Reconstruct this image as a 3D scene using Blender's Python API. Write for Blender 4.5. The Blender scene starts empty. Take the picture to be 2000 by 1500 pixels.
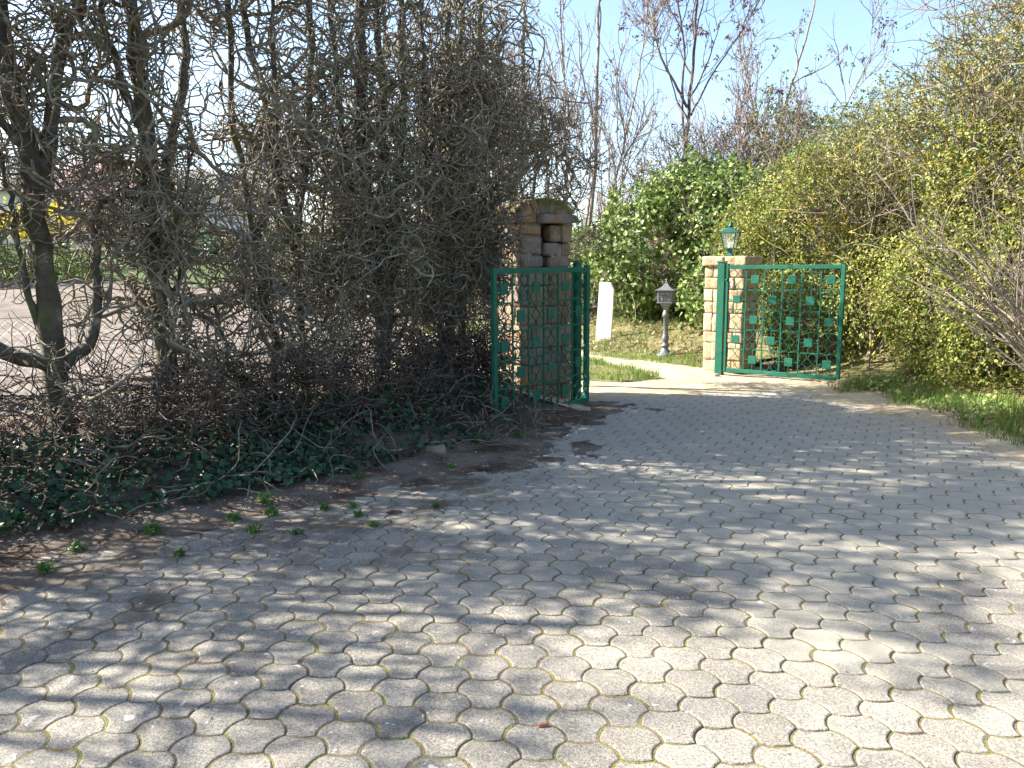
import bpy, math
import numpy as np
from mathutils import Vector, Matrix

# ------------------------------------------------------------------ camera, light, exposure
S = bpy.context.scene
COL = S.collection
PITCH, ROLL, EYE = math.radians(8.8), math.radians(-0.5), 1.5
cam = bpy.data.cameras.new('camera'); cam.lens = 27.0; cam.sensor_width = 36.0
cam.clip_start = .05; cam.clip_end = 2000
co = bpy.data.objects.new('camera', cam); COL.objects.link(co)
co.matrix_world = Matrix.Translation((0, 0, EYE)) @ Matrix.Rotation(math.pi/2-PITCH, 4, 'X') @ Matrix.Rotation(ROLL, 4, 'Z')
S.camera = co
SUN_EL = math.radians(36)
SUN_DIR = Vector((-.98*math.cos(SUN_EL), .2*math.cos(SUN_EL), math.sin(SUN_EL))).normalized()   # towards the sun
wd = bpy.data.worlds.new('World'); S.world = wd; wd.use_nodes = True
nt = wd.node_tree; nt.nodes.clear()
sky = nt.nodes.new('ShaderNodeTexSky'); sky.sky_type = 'NISHITA'; sky.sun_disc = False
sky.sun_elevation = SUN_EL; sky.sun_rotation = math.atan2(SUN_DIR.x, SUN_DIR.y)
sky.air_density = 1.0; sky.dust_density = 1.6; sky.ozone_density = 1.5; sky.altitude = 200
bg = nt.nodes.new('ShaderNodeBackground'); bg.inputs[1].default_value = .105
wo = nt.nodes.new('ShaderNodeOutputWorld')
nt.links.new(sky.outputs[0], bg.inputs[0]); nt.links.new(bg.outputs[0], wo.inputs[0])
sl = bpy.data.lights.new('sun', 'SUN'); sl.energy = 5.0; sl.angle = math.radians(.55); sl.color = (1, .945, .85)
so = bpy.data.objects.new('sun', sl); COL.objects.link(so)
so.rotation_euler = SUN_DIR.to_track_quat('Z', 'Y').to_euler()
S.view_settings.view_transform = 'Standard'; S.view_settings.look = 'None'
S.view_settings.exposure = 1.8; S.view_settings.gamma = 1
S.cycles.max_bounces = 6; S.cycles.diffuse_bounces = 3; S.cycles.glossy_bounces = 2
S.cycles.transmission_bounces = 4; S.cycles.transparent_max_bounces = 8
S.cycles.use_denoising = True

# ------------------------------------------------------------------ helpers
def norm(v): return v/np.maximum(np.linalg.norm(v, axis=-1, keepdims=True), 1e-9)

def _h(i, j, k, seed):
    n = (i*374761393 + j*668265263 + k*2147483647 + seed*974634777) & 0xffffffff
    n = ((n ^ (n >> 13))*1274126177) & 0xffffffff
    return ((n ^ (n >> 16)) & 0xffff)/65535.0

def vnoise(p, scale=1., seed=0):
    p = np.asarray(p, float)*scale + 1000.
    if p.shape[-1] == 2: p = np.concatenate([p, np.zeros(p.shape[:-1]+(1,))], -1)
    i = np.floor(p).astype(np.int64); f = p-i; f = f*f*(3-2*f)
    r = 0
    for a in (0, 1):
        for b in (0, 1):
            for c in (0, 1):
                w = (f[..., 0] if a else 1-f[..., 0])*(f[..., 1] if b else 1-f[..., 1])*(f[..., 2] if c else 1-f[..., 2])
                r = r + w*_h(i[..., 0]+a, i[..., 1]+b, i[..., 2]+c, seed)
    return r*2-1

def fbm(p, scale=1., seed=0, octs=4):
    return sum(vnoise(p, scale*2**k, seed+k)*.5**k for k in range(octs))

def sstep(a, b, x):
    t = np.clip((x-a)/(b-a), 0, 1); return t*t*(3-2*t)

class MB:
    """collects vertices and faces for ONE mesh object"""
    def __init__(s): s.v = []; s.f = []; s.n = 0
    def add(s, v, *faces):
        v = np.asarray(v, float).reshape(-1, 3)
        for fa in faces:
            fa = np.asarray(fa, np.int64)
            if fa.size: s.f.append(fa+s.n)
        s.v.append(v); s.n += len(v); return s
    def build(s, name, mat, parent=None, smooth=False, loc=None):
        V = np.concatenate(s.v) if s.v else np.zeros((0, 3))
        me = bpy.data.meshes.new(name)
        me.vertices.add(len(V)); me.vertices.foreach_set('co', V.astype(np.float32).ravel())
        sizes = np.concatenate([np.full(len(f), f.shape[1]) for f in s.f])
        loops = np.concatenate([f.ravel() for f in s.f])
        me.loops.add(len(loops)); me.loops.foreach_set('vertex_index', loops.astype(np.int32))
        me.polygons.add(len(sizes))
        me.polygons.foreach_set('loop_start', np.concatenate([[0], np.cumsum(sizes)[:-1]]).astype(np.int32))
        me.update(calc_edges=True)
        me.polygons.foreach_set('use_smooth', np.full(len(sizes), bool(smooth)))
        me.materials.append(mat)
        o = bpy.data.objects.new(name, me); COL.objects.link(o)
        if parent is not None: o.parent = parent
        if loc is not None: o.location = loc
        return o

def tag(o, label=None, cat=None, group=None, kind=None):
    if label: o['label'] = label
    if cat: o['category'] = cat
    if group: o['group'] = group
    if kind: o['kind'] = kind
    return o

def thing(name, loc, label, cat, group=None, rz=0):
    o = bpy.data.objects.new(name, None); COL.objects.link(o)
    o.location = loc; o.rotation_euler = (0, 0, rz)
    return tag(o, label, cat, group)

def rel(root, m):
    """parts modelled in world coordinates are moved to the thing's own coordinates"""
    l = np.array(root.location)
    m.v = [v-l for v in m.v]; return m

def box(m, c, s, R=None, bev=0.):
    """box centred c, size s; optional 3x3 R, optional chamfer"""
    c = np.array(c, float); s = np.array(s, float)/2
    if bev <= 0:
        v = np.array([[x, y, z] for x in (-1, 1) for y in (-1, 1) for z in (-1, 1)])*s
        f = np.array([[0, 1, 3, 2], [4, 6, 7, 5], [0, 4, 5, 1], [2, 3, 7, 6], [0, 2, 6, 4], [1, 5, 7, 3]])
        if R is not None: v = v@R.T
        return m.add(v+c, f)
    b = min(bev, s.min()*.9)
    v = []
    for x in (-1, 1):
        for y in (-1, 1):
            for z in (-1, 1):
                v += [[x*s[0], y*(s[1]-b), z*(s[2]-b)], [x*(s[0]-b), y*s[1], z*(s[2]-b)], [x*(s[0]-b), y*(s[1]-b), z*s[2]]]
    v = np.array(v); q = []; t = []
    I = lambda x, y, z, k: ((x*4+y*2+z)*3+k)
    q += [[I(1,0,0,0), I(1,1,0,0), I(1,1,1,0), I(1,0,1,0)], [I(0,0,0,0), I(0,0,1,0), I(0,1,1,0), I(0,1,0,0)]]
    q += [[I(0,1,0,1), I(0,1,1,1), I(1,1,1,1), I(1,1,0,1)], [I(0,0,0,1), I(1,0,0,1), I(1,0,1,1), I(0,0,1,1)]]
    q += [[I(0,0,1,2), I(1,0,1,2), I(1,1,1,2), I(0,1,1,2)], [I(0,0,0,2), I(0,1,0,2), I(1,1,0,2), I(1,0,0,2)]]
    for a in (0, 1):
        for c_ in (0, 1):
            q += [[I(a,c_,0,0), I(a,c_,1,0), I(a,c_,1,1), I(a,c_,0,1)], [I(a,0,c_,0), I(a,1,c_,0), I(a,1,c_,2), I(a,0,c_,2)], [I(0,a,c_,1), I(1,a,c_,1), I(1,a,c_,2), I(0,a,c_,2)]]
            for d in (0, 1): t.append([I(a,c_,d,0), I(a,c_,d,1), I(a,c_,d,2)])
    if R is not None: v = v@R.T
    return m.add(v+c, q, t)

def tubes(m, P, R, k=3):
    """P [N,S,3] polylines, R [N,S] radii -> k-sided tubes"""
    P = np.asarray(P, float); R = np.asarray(R, float)
    if len(P) == 0: return m
    N, Sg, _ = P.shape
    T = np.empty_like(P); T[:, 1:-1] = P[:, 2:]-P[:, :-2]; T[:, 0] = P[:, 1]-P[:, 0]; T[:, -1] = P[:, -1]-P[:, -2]
    T = norm(T)
    main = np.abs(norm(P[:, -1]-P[:, 0])); ref = np.zeros((N, 3)); ref[np.arange(N), np.argmin(main, 1)] = 1
    A = norm(np.cross(T, ref[:, None, :])); B = np.cross(T, A)
    a = np.arange(k)*2*np.pi/k
    V = P[:, :, None, :] + R[:, :, None, None]*(A[:, :, None, :]*np.cos(a)[None, None, :, None] + B[:, :, None, :]*np.sin(a)[None, None, :, None])
    base = (np.arange(N)*Sg*k)[:, None, None]+(np.arange(Sg-1)*k)[None, :, None]
    i = np.arange(k); j = (i+1) % k
    F = np.stack([base+i, base+j, base+k+j, base+k+i], -1).reshape(-1, 4)
    return m.add(V, F)

def poly(m, pts, r, k=6):
    pts = np.array(pts, float); r = np.broadcast_to(np.asarray(r, float), (len(pts),))
    tubes(m, pts[None], r[None], k)
    # caps
    n = m.n-len(pts)*k
    m.f.append(np.array([list(range(n+k-1, n-1, -1))])); m.f.append(np.array([list(range(m.n-k, m.n))]))
    return m

def smoothpath(pts, n):
    pts = np.array(pts, float); d = np.r_[0, np.cumsum(np.linalg.norm(np.diff(pts, axis=0), axis=1))]
    t = np.linspace(0, d[-1], n); q = np.stack([np.interp(t, d, pts[:, i]) for i in range(pts.shape[1])], 1)
    for _ in range(2): q[1:-1] = .25*q[:-2]+.5*q[1:-1]+.25*q[2:]
    return q

def lathe(m, prof, k=16, c=(0, 0, 0), ang=0.):
    """prof list of (r,z)"""
    prof = np.array(prof, float); a = np.arange(k)*2*np.pi/k+ang
    V = np.stack([prof[:, 0, None]*np.cos(a), prof[:, 0, None]*np.sin(a), np.broadcast_to(prof[:, 1, None], (len(prof), k))], -1)+np.array(c)
    i = np.arange(k); j = (i+1) % k; b = (np.arange(len(prof)-1)*k)[:, None]
    F = np.stack([b+i, b+j, b+k+j, b+k+i], -1).reshape(-1, 4)
    return m.add(V, F, [list(range(k-1, -1, -1))], [list(range((len(prof)-1)*k, len(prof)*k))])

def grow(rng, p0, d0, L, r0, r1, steps, wig, up=0., steer=None, mem=.55):
    """vectorised wandering shoots: returns P [N,steps+1,3], R"""
    p = np.array(p0, float); d = norm(np.array(d0, float)); N = len(p)
    L = np.broadcast_to(L, (N,)); c = rng.normal(size=(N, 3))*wig
    P = [p.copy()]
    for s in range(steps):
        c = mem*c + (1-mem)*rng.normal(size=(N, 3))*wig*2.2
        d = d + c + np.array([0, 0, up])
        if steer is not None: d = d + steer(p)
        d = norm(d); p = p + d*(L/steps)[:, None]; P.append(p.copy())
    P = np.stack(P, 1); t = np.linspace(0, 1, steps+1)
    R = np.broadcast_to(r0, (N,))[:, None]*(1-t)+np.broadcast_to(r1, (N,))[:, None]*t
    return P, R

def spawn(rng, P, R, n, spread=.9, lo=.15, weight=None, back=.35):
    """n child starts on the polylines P"""
    N, Sg, _ = P.shape
    if weight is not None:
        w = weight(P.reshape(-1, 3)).reshape(N, Sg)[:, :-1].copy(); w[:, :int(lo*Sg)] = 0; w = w.ravel()/w.sum()
        idx = rng.choice(N*(Sg-1), n, p=w); i, s = idx//(Sg-1), idx % (Sg-1)
    else:
        i = rng.integers(0, N, n); s = np.minimum((lo+(1-lo)*rng.random(n))*(Sg-1), Sg-1.001).astype(int)
    t = rng.random(n)[:, None]
    p = P[i, s]*(1-t)+P[i, s+1]*t
    T = norm(P[i, s+1]-P[i, s]); q = norm(np.cross(T, rng.normal(size=(n, 3))))
    return p, norm(T*back+q*spread+rng.normal(size=(n, 3))*.15), R[i, s]

LEAF = {  # outline halves: base, side points, tip (x across, y along), folded on the midrib
    'oval': [(.27, .35), (.24, .7)],
    'ivy': [(.42, .18), (.30, .55)],
    'dry': [(.2, .3), (.17, .7)],
    'long': [(.13, .3), (.1, .7)],
}
def leaves(m, pos, out, size, rng, shape='oval', fold=.25, jit=.6, droop=.3, curl=0.):
    N = len(pos)
    if N == 0: return m
    size = np.broadcast_to(size, (N,))[:, None]
    n = norm(norm(out)+rng.normal(size=(N, 3))*jit)
    a = norm(np.cross(n, rng.normal(size=(N, 3)))+np.array([0, 0, -droop])); a = norm(a-n*np.sum(a*n, 1, keepdims=True))
    b = np.cross(n, a)
    (x1, y1), (x2, y2) = LEAF[shape]
    tip = pos+a*size+n*size*curl
    V = np.stack([pos, pos+(a*y1+b*x1+n*fold*x1)*size, pos+(a*y2+b*x2+n*(fold*x2+curl*.5))*size, tip,
                  pos+(a*y2-b*x2+n*(fold*x2+curl*.5))*size, pos+(a*y1-b*x1+n*fold*x1)*size], 1)
    o = (np.arange(N)*6)[:, None]
    F = np.concatenate([o+np.array([0, 1, 2, 3]), o+np.array([0, 3, 4, 5])])
    return m.add(V, F)

def blades(m, pos, h, w, rng, lean=.5):
    N = len(pos); h = np.broadcast_to(h, (N,))[:, None]
    a = rng.random(N)*2*np.pi; d = np.stack([np.cos(a), np.sin(a), 0*a], 1); s = np.stack([-np.sin(a), np.cos(a), 0*a], 1)
    l = (rng.random(N)*lean)[:, None]; z = np.array([0, 0, 1.])
    p1 = pos+z*h*.5+d*h*l*.3; p2 = pos+z*h*(1-l*.35)+d*h*l
    V = np.stack([pos-s*w, pos+s*w, p1+s*w*.8, p1-s*w*.8, p2], 1); o = (np.arange(N)*5)[:, None]
    return m.add(V, o+np.array([0, 1, 2, 3]), o+np.array([3, 2, 4]))

# ------------------------------------------------------------------ materials
def mat(name):
    m = bpy.data.materials.new(name); m.use_nodes = True; t = m.node_tree
    b = t.nodes['Principled BSDF']; return m, t, b
def N_(t, kind, **kw):
    n = t.nodes.new(kind)
    for k, v in kw.items():
        if k.startswith('i_'): n.inputs[k[2:].replace('_', ' ')].default_value = v
        else: setattr(n, k, v)
    return n
def ramp(t, fac, stops, interp='LINEAR'):
    r = t.nodes.new('ShaderNodeValToRGB'); e = r.color_ramp; e.interpolation = interp
    while len(e.elements) < len(stops): e.elements.new(.5)
    for el, (p, c) in zip(e.elements, stops): el.position = p; el.color = (*c, 1) if len(c) == 3 else c
    t.links.new(fac, r.inputs[0]); return r.outputs[0]
def coords(t): return N_(t, 'ShaderNodeTexCoord').outputs['Object']
def noise(t, scale, detail=4, rough=.55, vec=None, dist=0.):
    n = N_(t, 'ShaderNodeTexNoise'); n.inputs['Scale'].default_value = scale; n.inputs['Detail'].default_value = detail
    n.inputs['Roughness'].default_value = rough; n.inputs['Distortion'].default_value = dist
    t.links.new(vec if vec is not None else coords(t), n.inputs['Vector']); return n.outputs['Fac']
def mix(t, fac, a, b, mode='MIX'):
    m = N_(t, 'ShaderNodeMix', data_type='RGBA', blend_type=mode)
    for s, v in ((0, fac), (6, a), (7, b)):
        if hasattr(v, 'links') or hasattr(v, 'is_linked'): t.links.new(v, m.inputs[s])
        else: m.inputs[s].default_value = v if s == 0 else ((*v, 1) if len(v) == 3 else v)
    return m.outputs[2]
def bump(t, b, h, strength=.5, dist=.01):
    n = N_(t, 'ShaderNodeBump'); n.inputs['Strength'].default_value = strength; n.inputs['Distance'].default_value = dist
    t.links.new(h, n.inputs['Height']); t.links.new(n.outputs[0], b.inputs['Normal'])

def leafmat(name, cols, rough=.45, trans=.3, spec=.5):
    m, t, b = mat(name)
    g = N_(t, 'ShaderNodeNewGeometry')
    n = len(cols); c = ramp(t, g.outputs['Random Per Island'], [(i/max(n-1, 1), cols[i]) for i in range(n)])
    nz = noise(t, 1.3, 2)
    c = mix(t, .5, c, ramp(t, nz, [(.3, (.62, .62, .62)), (.7, (1.3, 1.3, 1.3))]), 'MULTIPLY')
    t.links.new(c, b.inputs['Base Color']); b.inputs['Roughness'].default_value = rough
    b.inputs['Specular IOR Level'].default_value = spec
    tr = N_(t, 'ShaderNodeBsdfTranslucent'); t.links.new(c, tr.inputs[0])
    mx = N_(t, 'ShaderNodeMixShader'); mx.inputs[0].default_value = trans
    t.links.new(b.outputs[0], mx.inputs[1]); t.links.new(tr.outputs[0], mx.inputs[2])
    t.links.new(mx.outputs[0], t.nodes['Material Output'].inputs[0]); return m

def barkmat(name, cols, scale=8, moss=None, mossamt=.5, rough=.85):
    m, t, b = mat(name)
    n = noise(t, scale, 5, .65); c = ramp(t, n, [(.32, cols[0]), (.55, cols[1]), (.72, cols[2])])
    if moss:
        n2 = noise(t, 3.5, 4, .6); c = mix(t, ramp(t, n2, [(mossamt, (0, 0, 0)), (mossamt+.12, (1, 1, 1))]), c, moss)
    t.links.new(c, b.inputs['Base Color']); b.inputs['Roughness'].default_value = rough
    bump(t, b, noise(t, scale*5, 4), .6, .01); return m

def plain(name, col, rough=.6, metal=0., var=.15, scale=6, bumpv=.15):
    m, t, b = mat(name)
    n = noise(t, scale, 5, .6)
    c = ramp(t, n, [(.3, tuple(x*(1-var) for x in col)), (.7, tuple(min(1, x*(1+var)) for x in col))])
    t.links.new(c, b.inputs['Base Color']); b.inputs['Roughness'].default_value = rough; b.inputs['Metallic'].default_value = metal
    bump(t, b, noise(t, scale*8, 3), bumpv, .004); return m

M = {}
M['twig'] = barkmat('twig_bark', [(.10, .085, .058), (.22, .19, .135), (.38, .34, .26)], 14, (.15, .15, .05), .56)
M['low_twig'] = barkmat('shaded_low_twig', [(.04, .03, .022), (.09, .068, .05), (.16, .125, .095)], 12)  # dead low twigs, bark darkened to carry the shade of the hedge foot
M['twig_grey'] = barkmat('grey_twig_bark', [(.09, .075, .058), (.18, .155, .12), (.30, .26, .21)], 12)
M['trunk'] = barkmat('mossy_trunk_bark', [(.035, .028, .02), (.085, .072, .052), (.24, .22, .18)], 9, (.085, .09, .02), .52)
M['dark_bark'] = barkmat('dark_bark', [(.06, .046, .042), (.11, .085, .075), (.18, .145, .13)], 9)
M['tan_bark'] = barkmat('tan_bark', [(.14, .11, .085), (.25, .20, .155), (.36, .31, .25)], 7)
M['pink_twig'] = barkmat('pinkish_twig', [(.14, .10, .085), (.25, .18, .15), (.36, .29, .25)], 9)
M['lichen_twig'] = barkmat('lichen_twig', [(.10, .085, .065), (.19, .165, .13), (.30, .27, .22)], 9, (.42, .30, .03), .51)
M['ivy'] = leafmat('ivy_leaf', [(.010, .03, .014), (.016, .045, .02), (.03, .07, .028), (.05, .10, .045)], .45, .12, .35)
M['ivy_sun'] = leafmat('sunlit_ivy_leaf', [(.06, .115, .025), (.12, .20, .04), (.22, .30, .075), (.38, .40, .15)], .48, .25, .35)  # brighter copy of the ivy leaf, sunlight put into its colour
M['privet'] = leafmat('privet_leaf', [(.06, .12, .015), (.15, .21, .03), (.28, .31, .05), (.38, .37, .09), (.33, .26, .08)], .5, .35, .35)
M['privet_green'] = leafmat('green_hedge_leaf', [(.04, .09, .014), (.10, .16, .025), (.19, .24, .045), (.30, .30, .09)], .5, .3, .35)
M['olive'] = leafmat('olive_leaf', [(.08, .11, .025), (.18, .21, .045), (.29, .30, .08), (.32, .27, .13)], .5, .3)
M['bright'] = leafmat('bright_laurel_leaf', [(.06, .16, .015), (.13, .26, .025), (.22, .34, .05)], .35, .35)
M['dry'] = leafmat('dry_leaf', [(.15, .08, .04), (.28, .16, .085), (.38, .25, .15), (.20, .10, .06)], .7, .35, .2)
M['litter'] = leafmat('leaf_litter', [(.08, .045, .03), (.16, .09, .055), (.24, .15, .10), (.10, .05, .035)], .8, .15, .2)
M['litter_sun'] = leafmat('sunlit_leaf_litter', [(.20, .12, .08), (.32, .22, .15), (.42, .32, .23)], .8, .15, .2)  # lighter copy of the litter, with the sun painted into its tones
M['seed'] = leafmat('seed_cluster', [(.10, .075, .085), (.17, .12, .12), (.22, .16, .12)], .8, .3, .2)
M['grass'] = leafmat('grass_blade', [(.06, .13, .015), (.10, .20, .025), (.17, .26, .04), (.26, .28, .08)], .5, .35)
M['weed'] = leafmat('weed_leaf', [(.04, .12, .018), (.07, .18, .025), (.12, .24, .04)], .45, .3)
M['yellow'] = leafmat('forsythia_flower', [(.70, .55, .02), (.80, .66, .04), (.55, .45, .02)], .6, .4, .2)
M['pink'] = leafmat('pink_blossom', [(.62, .36, .45), (.72, .48, .56), (.80, .62, .68)], .6, .4, .2)
M['laurel'] = leafmat('laurel_leaf', [(.03, .06, .035), (.06, .10, .055), (.12, .16, .10)], .35, .2)
M['conifer'] = leafmat('conifer_foliage', [(.015, .03, .012), (.03, .05, .02), (.05, .07, .03)], .6, .15)

def gate_paint():
    m, t, b = mat('green_gate_paint')
    c = ramp(t, noise(t, 5, 5, .6), [(.3, (.006, .095, .058)), (.7, (.012, .135, .085))])
    dirt = ramp(t, noise(t, 14, 6, .75), [(.52, (0, 0, 0)), (.72, (.65, .65, .65))])
    c = mix(t, dirt, c, (.10, .12, .08))
    t.links.new(c, b.inputs['Base Color']); b.inputs['Roughness'].default_value = .5; b.inputs['Specular IOR Level'].default_value = .3
    bump(t, b, noise(t, 60, 3), .1, .002); return m
M['gate'] = gate_paint()
M['lamp_green'] = plain('lantern_green', (.010, .085, .058), .4, 0, .3, 25)
M['grey_metal'] = plain('grey_cast_metal', (.135, .145, .15), .5, .2, .2, 25, .3)
M['pewter_dark'] = plain('dark_relief', (.06, .065, .07), .5, .2)
M['black'] = plain('black_rubber', (.015, .015, .017), .7)
M['cream'] = plain('candle_cream', (.75, .70, .55), .5)
def glassmat():
    m, t, b = mat('lantern_glass')
    b.inputs['Base Color'].default_value = (.85, .92, .88, 1); b.inputs['Roughness'].default_value = .25
    b.inputs['Alpha'].default_value = .22; return m
M['glass'] = glassmat()

def stonemat(name, cols, moss=False, lich=True):
    m, t, b = mat(name)
    g = N_(t, 'ShaderNodeNewGeometry'); rnd = g.outputs['Random Per Island']
    c = ramp(t, rnd, [(0, cols[0]), (.4, cols[1]), (.75, cols[2]), (1, cols[3])])
    n = noise(t, 9, 6, .65); c = mix(t, .8, c, ramp(t, n, [(.3, (.55, .5, .45)), (.5, (1, 1, 1)), (.75, (1.35, 1.3, 1.25))]), 'MULTIPLY')
    c = mix(t, ramp(t, noise(t, 5, 4, .6), [(.55, (0, 0, 0)), (.68, (.7, .7, .7))]), c, cols[4])
    if lich:
        v = noise(t, 55, 3, .6); c = mix(t, ramp(t, v, [(.62, (0, 0, 0)), (.68, (.8, .8, .8))]), c, (.42, .41, .36))
    if moss:
        sp = N_(t, 'ShaderNodeSeparateXYZ'); t.links.new(coords(t), sp.inputs[0])
        ad = N_(t, 'ShaderNodeMath', operation='MULTIPLY_ADD'); t.links.new(noise(t, 7, 4, .6), ad.inputs[0]); ad.inputs[1].default_value = .9
        t.links.new(sp.outputs[2], ad.inputs[2])
        c = mix(t, ramp(t, ad.outputs[0], [(0, (0, 0, 0)), (1, (0, 0, 0))]), c, (.10, .09, .015))
        rr = c.node.inputs[0].links[0].from_node.color_ramp
        rr.elements[0].position = .5; rr.elements[1].position = .6
        mp = N_(t, 'ShaderNodeMapRange'); mp.inputs['From Min'].default_value = 2.42; mp.inputs['From Max'].default_value = 2.66
        t.links.new(ad.outputs[0], mp.inputs['Value']); t.links.new(mp.outputs[0], c.node.inputs[0])
    t.links.new(c, b.inputs['Base Color']); b.inputs['Roughness'].default_value = .9
    bump(t, b, noise(t, 30, 6, .7), .8, .02); return m
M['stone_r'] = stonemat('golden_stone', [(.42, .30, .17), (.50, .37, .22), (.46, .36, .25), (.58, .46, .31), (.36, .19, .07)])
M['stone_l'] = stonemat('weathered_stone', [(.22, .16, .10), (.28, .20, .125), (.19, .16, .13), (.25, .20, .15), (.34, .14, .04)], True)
M['pebble'] = leafmat('pebble', [(.18, .15, .12), (.34, .29, .23), (.5, .45, .38), (.28, .17, .11)], .9, 0, .2)
M['mortar'] = plain('mortar', (.22, .18, .13), .95, 0, .3, 12, .5)
M['white_slab'] = plain('white_slab_paint', (.82, .81, .77), .7, 0, .05)

def pavermat():
    m, t, b = mat('concrete_paver')
    g = N_(t, 'ShaderNodeNewGeometry'); rnd = g.outputs['Random Per Island']
    c = ramp(t, rnd, [(0, (.25, .236, .208)), (.5, (.28, .264, .232)), (1, (.31, .293, .258))])
    c = mix(t, .9, c, ramp(t, noise(t, 2.0, 5, .6), [(.30, (.56, .56, .58)), (.70, (1.32, 1.27, 1.17))]), 'MULTIPLY')
    sp = noise(t, 300, 3, .75)
    c = mix(t, .85, c, ramp(t, sp, [(.36, (.30, .30, .32)), (.50, (1, 1, 1)), (.64, (1.45, 1.42, 1.36))]), 'MULTIPLY')
    c = mix(t, .8, c, ramp(t, noise(t, 120, 2, .6), [(.38, (.58, .58, .6)), (.52, (1, 1, 1)), (.66, (1.3, 1.28, 1.22))]), 'MULTIPLY')
    w = noise(t, 22, 2, .5, dist=.6)
    c = mix(t, ramp(t, w, [(.70, (0, 0, 0)), (.715, (.8, .8, .8))]), c, (.52, .51, .48))
    d = noise(t, 60, 4, .6)
    c = mix(t, ramp(t, d, [(.30, (.7, .7, .7)), (.38, (0, 0, 0))]), c, (.11, .10, .09))
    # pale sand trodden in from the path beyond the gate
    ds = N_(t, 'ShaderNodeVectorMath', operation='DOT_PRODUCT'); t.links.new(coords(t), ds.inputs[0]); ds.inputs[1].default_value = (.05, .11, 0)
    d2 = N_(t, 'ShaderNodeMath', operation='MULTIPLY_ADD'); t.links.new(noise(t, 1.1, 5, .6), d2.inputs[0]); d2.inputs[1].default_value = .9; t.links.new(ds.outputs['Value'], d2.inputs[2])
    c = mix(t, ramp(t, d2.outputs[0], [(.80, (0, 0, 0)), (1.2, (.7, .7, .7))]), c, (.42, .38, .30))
    # brown moss and soil stains, plus painted-in shade, thickest along the left hedge foot
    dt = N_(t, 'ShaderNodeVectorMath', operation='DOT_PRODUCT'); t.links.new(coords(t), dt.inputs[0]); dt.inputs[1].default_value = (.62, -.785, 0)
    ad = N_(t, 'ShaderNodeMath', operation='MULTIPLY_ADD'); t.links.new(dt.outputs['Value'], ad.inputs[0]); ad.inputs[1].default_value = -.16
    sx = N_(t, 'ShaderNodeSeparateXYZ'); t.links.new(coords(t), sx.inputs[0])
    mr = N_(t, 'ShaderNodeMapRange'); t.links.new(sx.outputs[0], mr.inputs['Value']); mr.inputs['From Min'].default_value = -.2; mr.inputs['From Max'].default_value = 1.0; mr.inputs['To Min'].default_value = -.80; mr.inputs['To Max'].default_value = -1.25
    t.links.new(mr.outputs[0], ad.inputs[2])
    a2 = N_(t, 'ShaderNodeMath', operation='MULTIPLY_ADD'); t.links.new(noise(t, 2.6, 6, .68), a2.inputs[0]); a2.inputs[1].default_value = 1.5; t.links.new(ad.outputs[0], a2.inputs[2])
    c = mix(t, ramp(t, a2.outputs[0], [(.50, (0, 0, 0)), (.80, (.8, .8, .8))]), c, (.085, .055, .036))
    t.links.new(c, b.inputs['Base Color']); b.inputs['Roughness'].default_value = .85; b.inputs['Specular IOR Level'].default_value = .3
    h = N_(t, 'ShaderNodeMath', operation='ADD'); t.links.new(noise(t, 180, 4, .7), h.inputs[0]); t.links.new(noise(t, 18, 3), h.inputs[1])
    bump(t, b, h.outputs[0], .55, .006); return m
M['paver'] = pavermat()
def jointmat():
    m, t, b = mat('joint_moss_and_soil')
    c = ramp(t, noise(t, 9, 4, .6), [(.30, (.10, .07, .045)), (.48, (.17, .125, .06)), (.58, (.20, .175, .045)), (.70, (.10, .14, .03))])
    c = mix(t, .6, c, ramp(t, noise(t, 90, 3), [(.3, (.5, .5, .5)), (.7, (1.5, 1.5, 1.5))]), 'MULTIPLY')
    t.links.new(c, b.inputs['Base Color']); b.inputs['Roughness'].default_value = .95
    bump(t, b, noise(t, 150, 4), .9, .008); return m
M['joint'] = jointmat()
def groundmat(name, stops, sc=1.2, fine=60, fs=(.6, 1.35), pebble=None):
    m, t, b = mat(name)
    c = ramp(t, noise(t, sc, 6, .65), stops)
    c = mix(t, .8, c, ramp(t, noise(t, fine, 4, .7), [(.3, (fs[0],)*3), (.7, (fs[1],)*3)]), 'MULTIPLY')
    if pebble:
        c = mix(t, ramp(t, noise(t, 45, 2, .5), [(.66, (0, 0, 0)), (.70, (.9, .9, .9))]), c, pebble)
    t.links.new(c, b.inputs['Base Color']); b.inputs['Roughness'].default_value = .95; b.inputs['Specular IOR Level'].default_value = .2
    bump(t, b, noise(t, fine*1.5, 5, .7), .8, .01); return m
M['soil'] = groundmat('dark_soil', [(.3, (.07, .05, .035)), (.5, (.12, .09, .065)), (.7, (.18, .14, .10))])
M['edge_soil'] = groundmat('mossy_edge_soil', [(.33, (.055, .03, .018)), (.46, (.13, .095, .07)), (.60, (.21, .17, .13)), (.74, (.09, .085, .03))], 3.2, 90, pebble=(.33, .30, .26))
M['sand'] = groundmat('sandy_gravel', [(.3, (.33, .26, .165)), (.5, (.43, .35, .23)), (.7, (.53, .45, .32))], 2.2, 40, (.68, 1.28), (.60, .56, .48))
M['gravel'] = groundmat('pinkish_gravel', [(.3, (.11, .09, .075)), (.5, (.17, .14, .115)), (.7, (.25, .205, .17))], 1.1, 14, (.6, 1.3))
M['lawn'] = groundmat('lawn_ground', [(.3, (.035, .06, .018)), (.5, (.06, .10, .025)), (.7, (.12, .13, .055))], 1.2, 7)
M['turf'] = groundmat('turf_soil', [(.3, (.10, .11, .03)), (.5, (.17, .16, .06)), (.7, (.26, .21, .12))], 2.5, 50)

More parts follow.
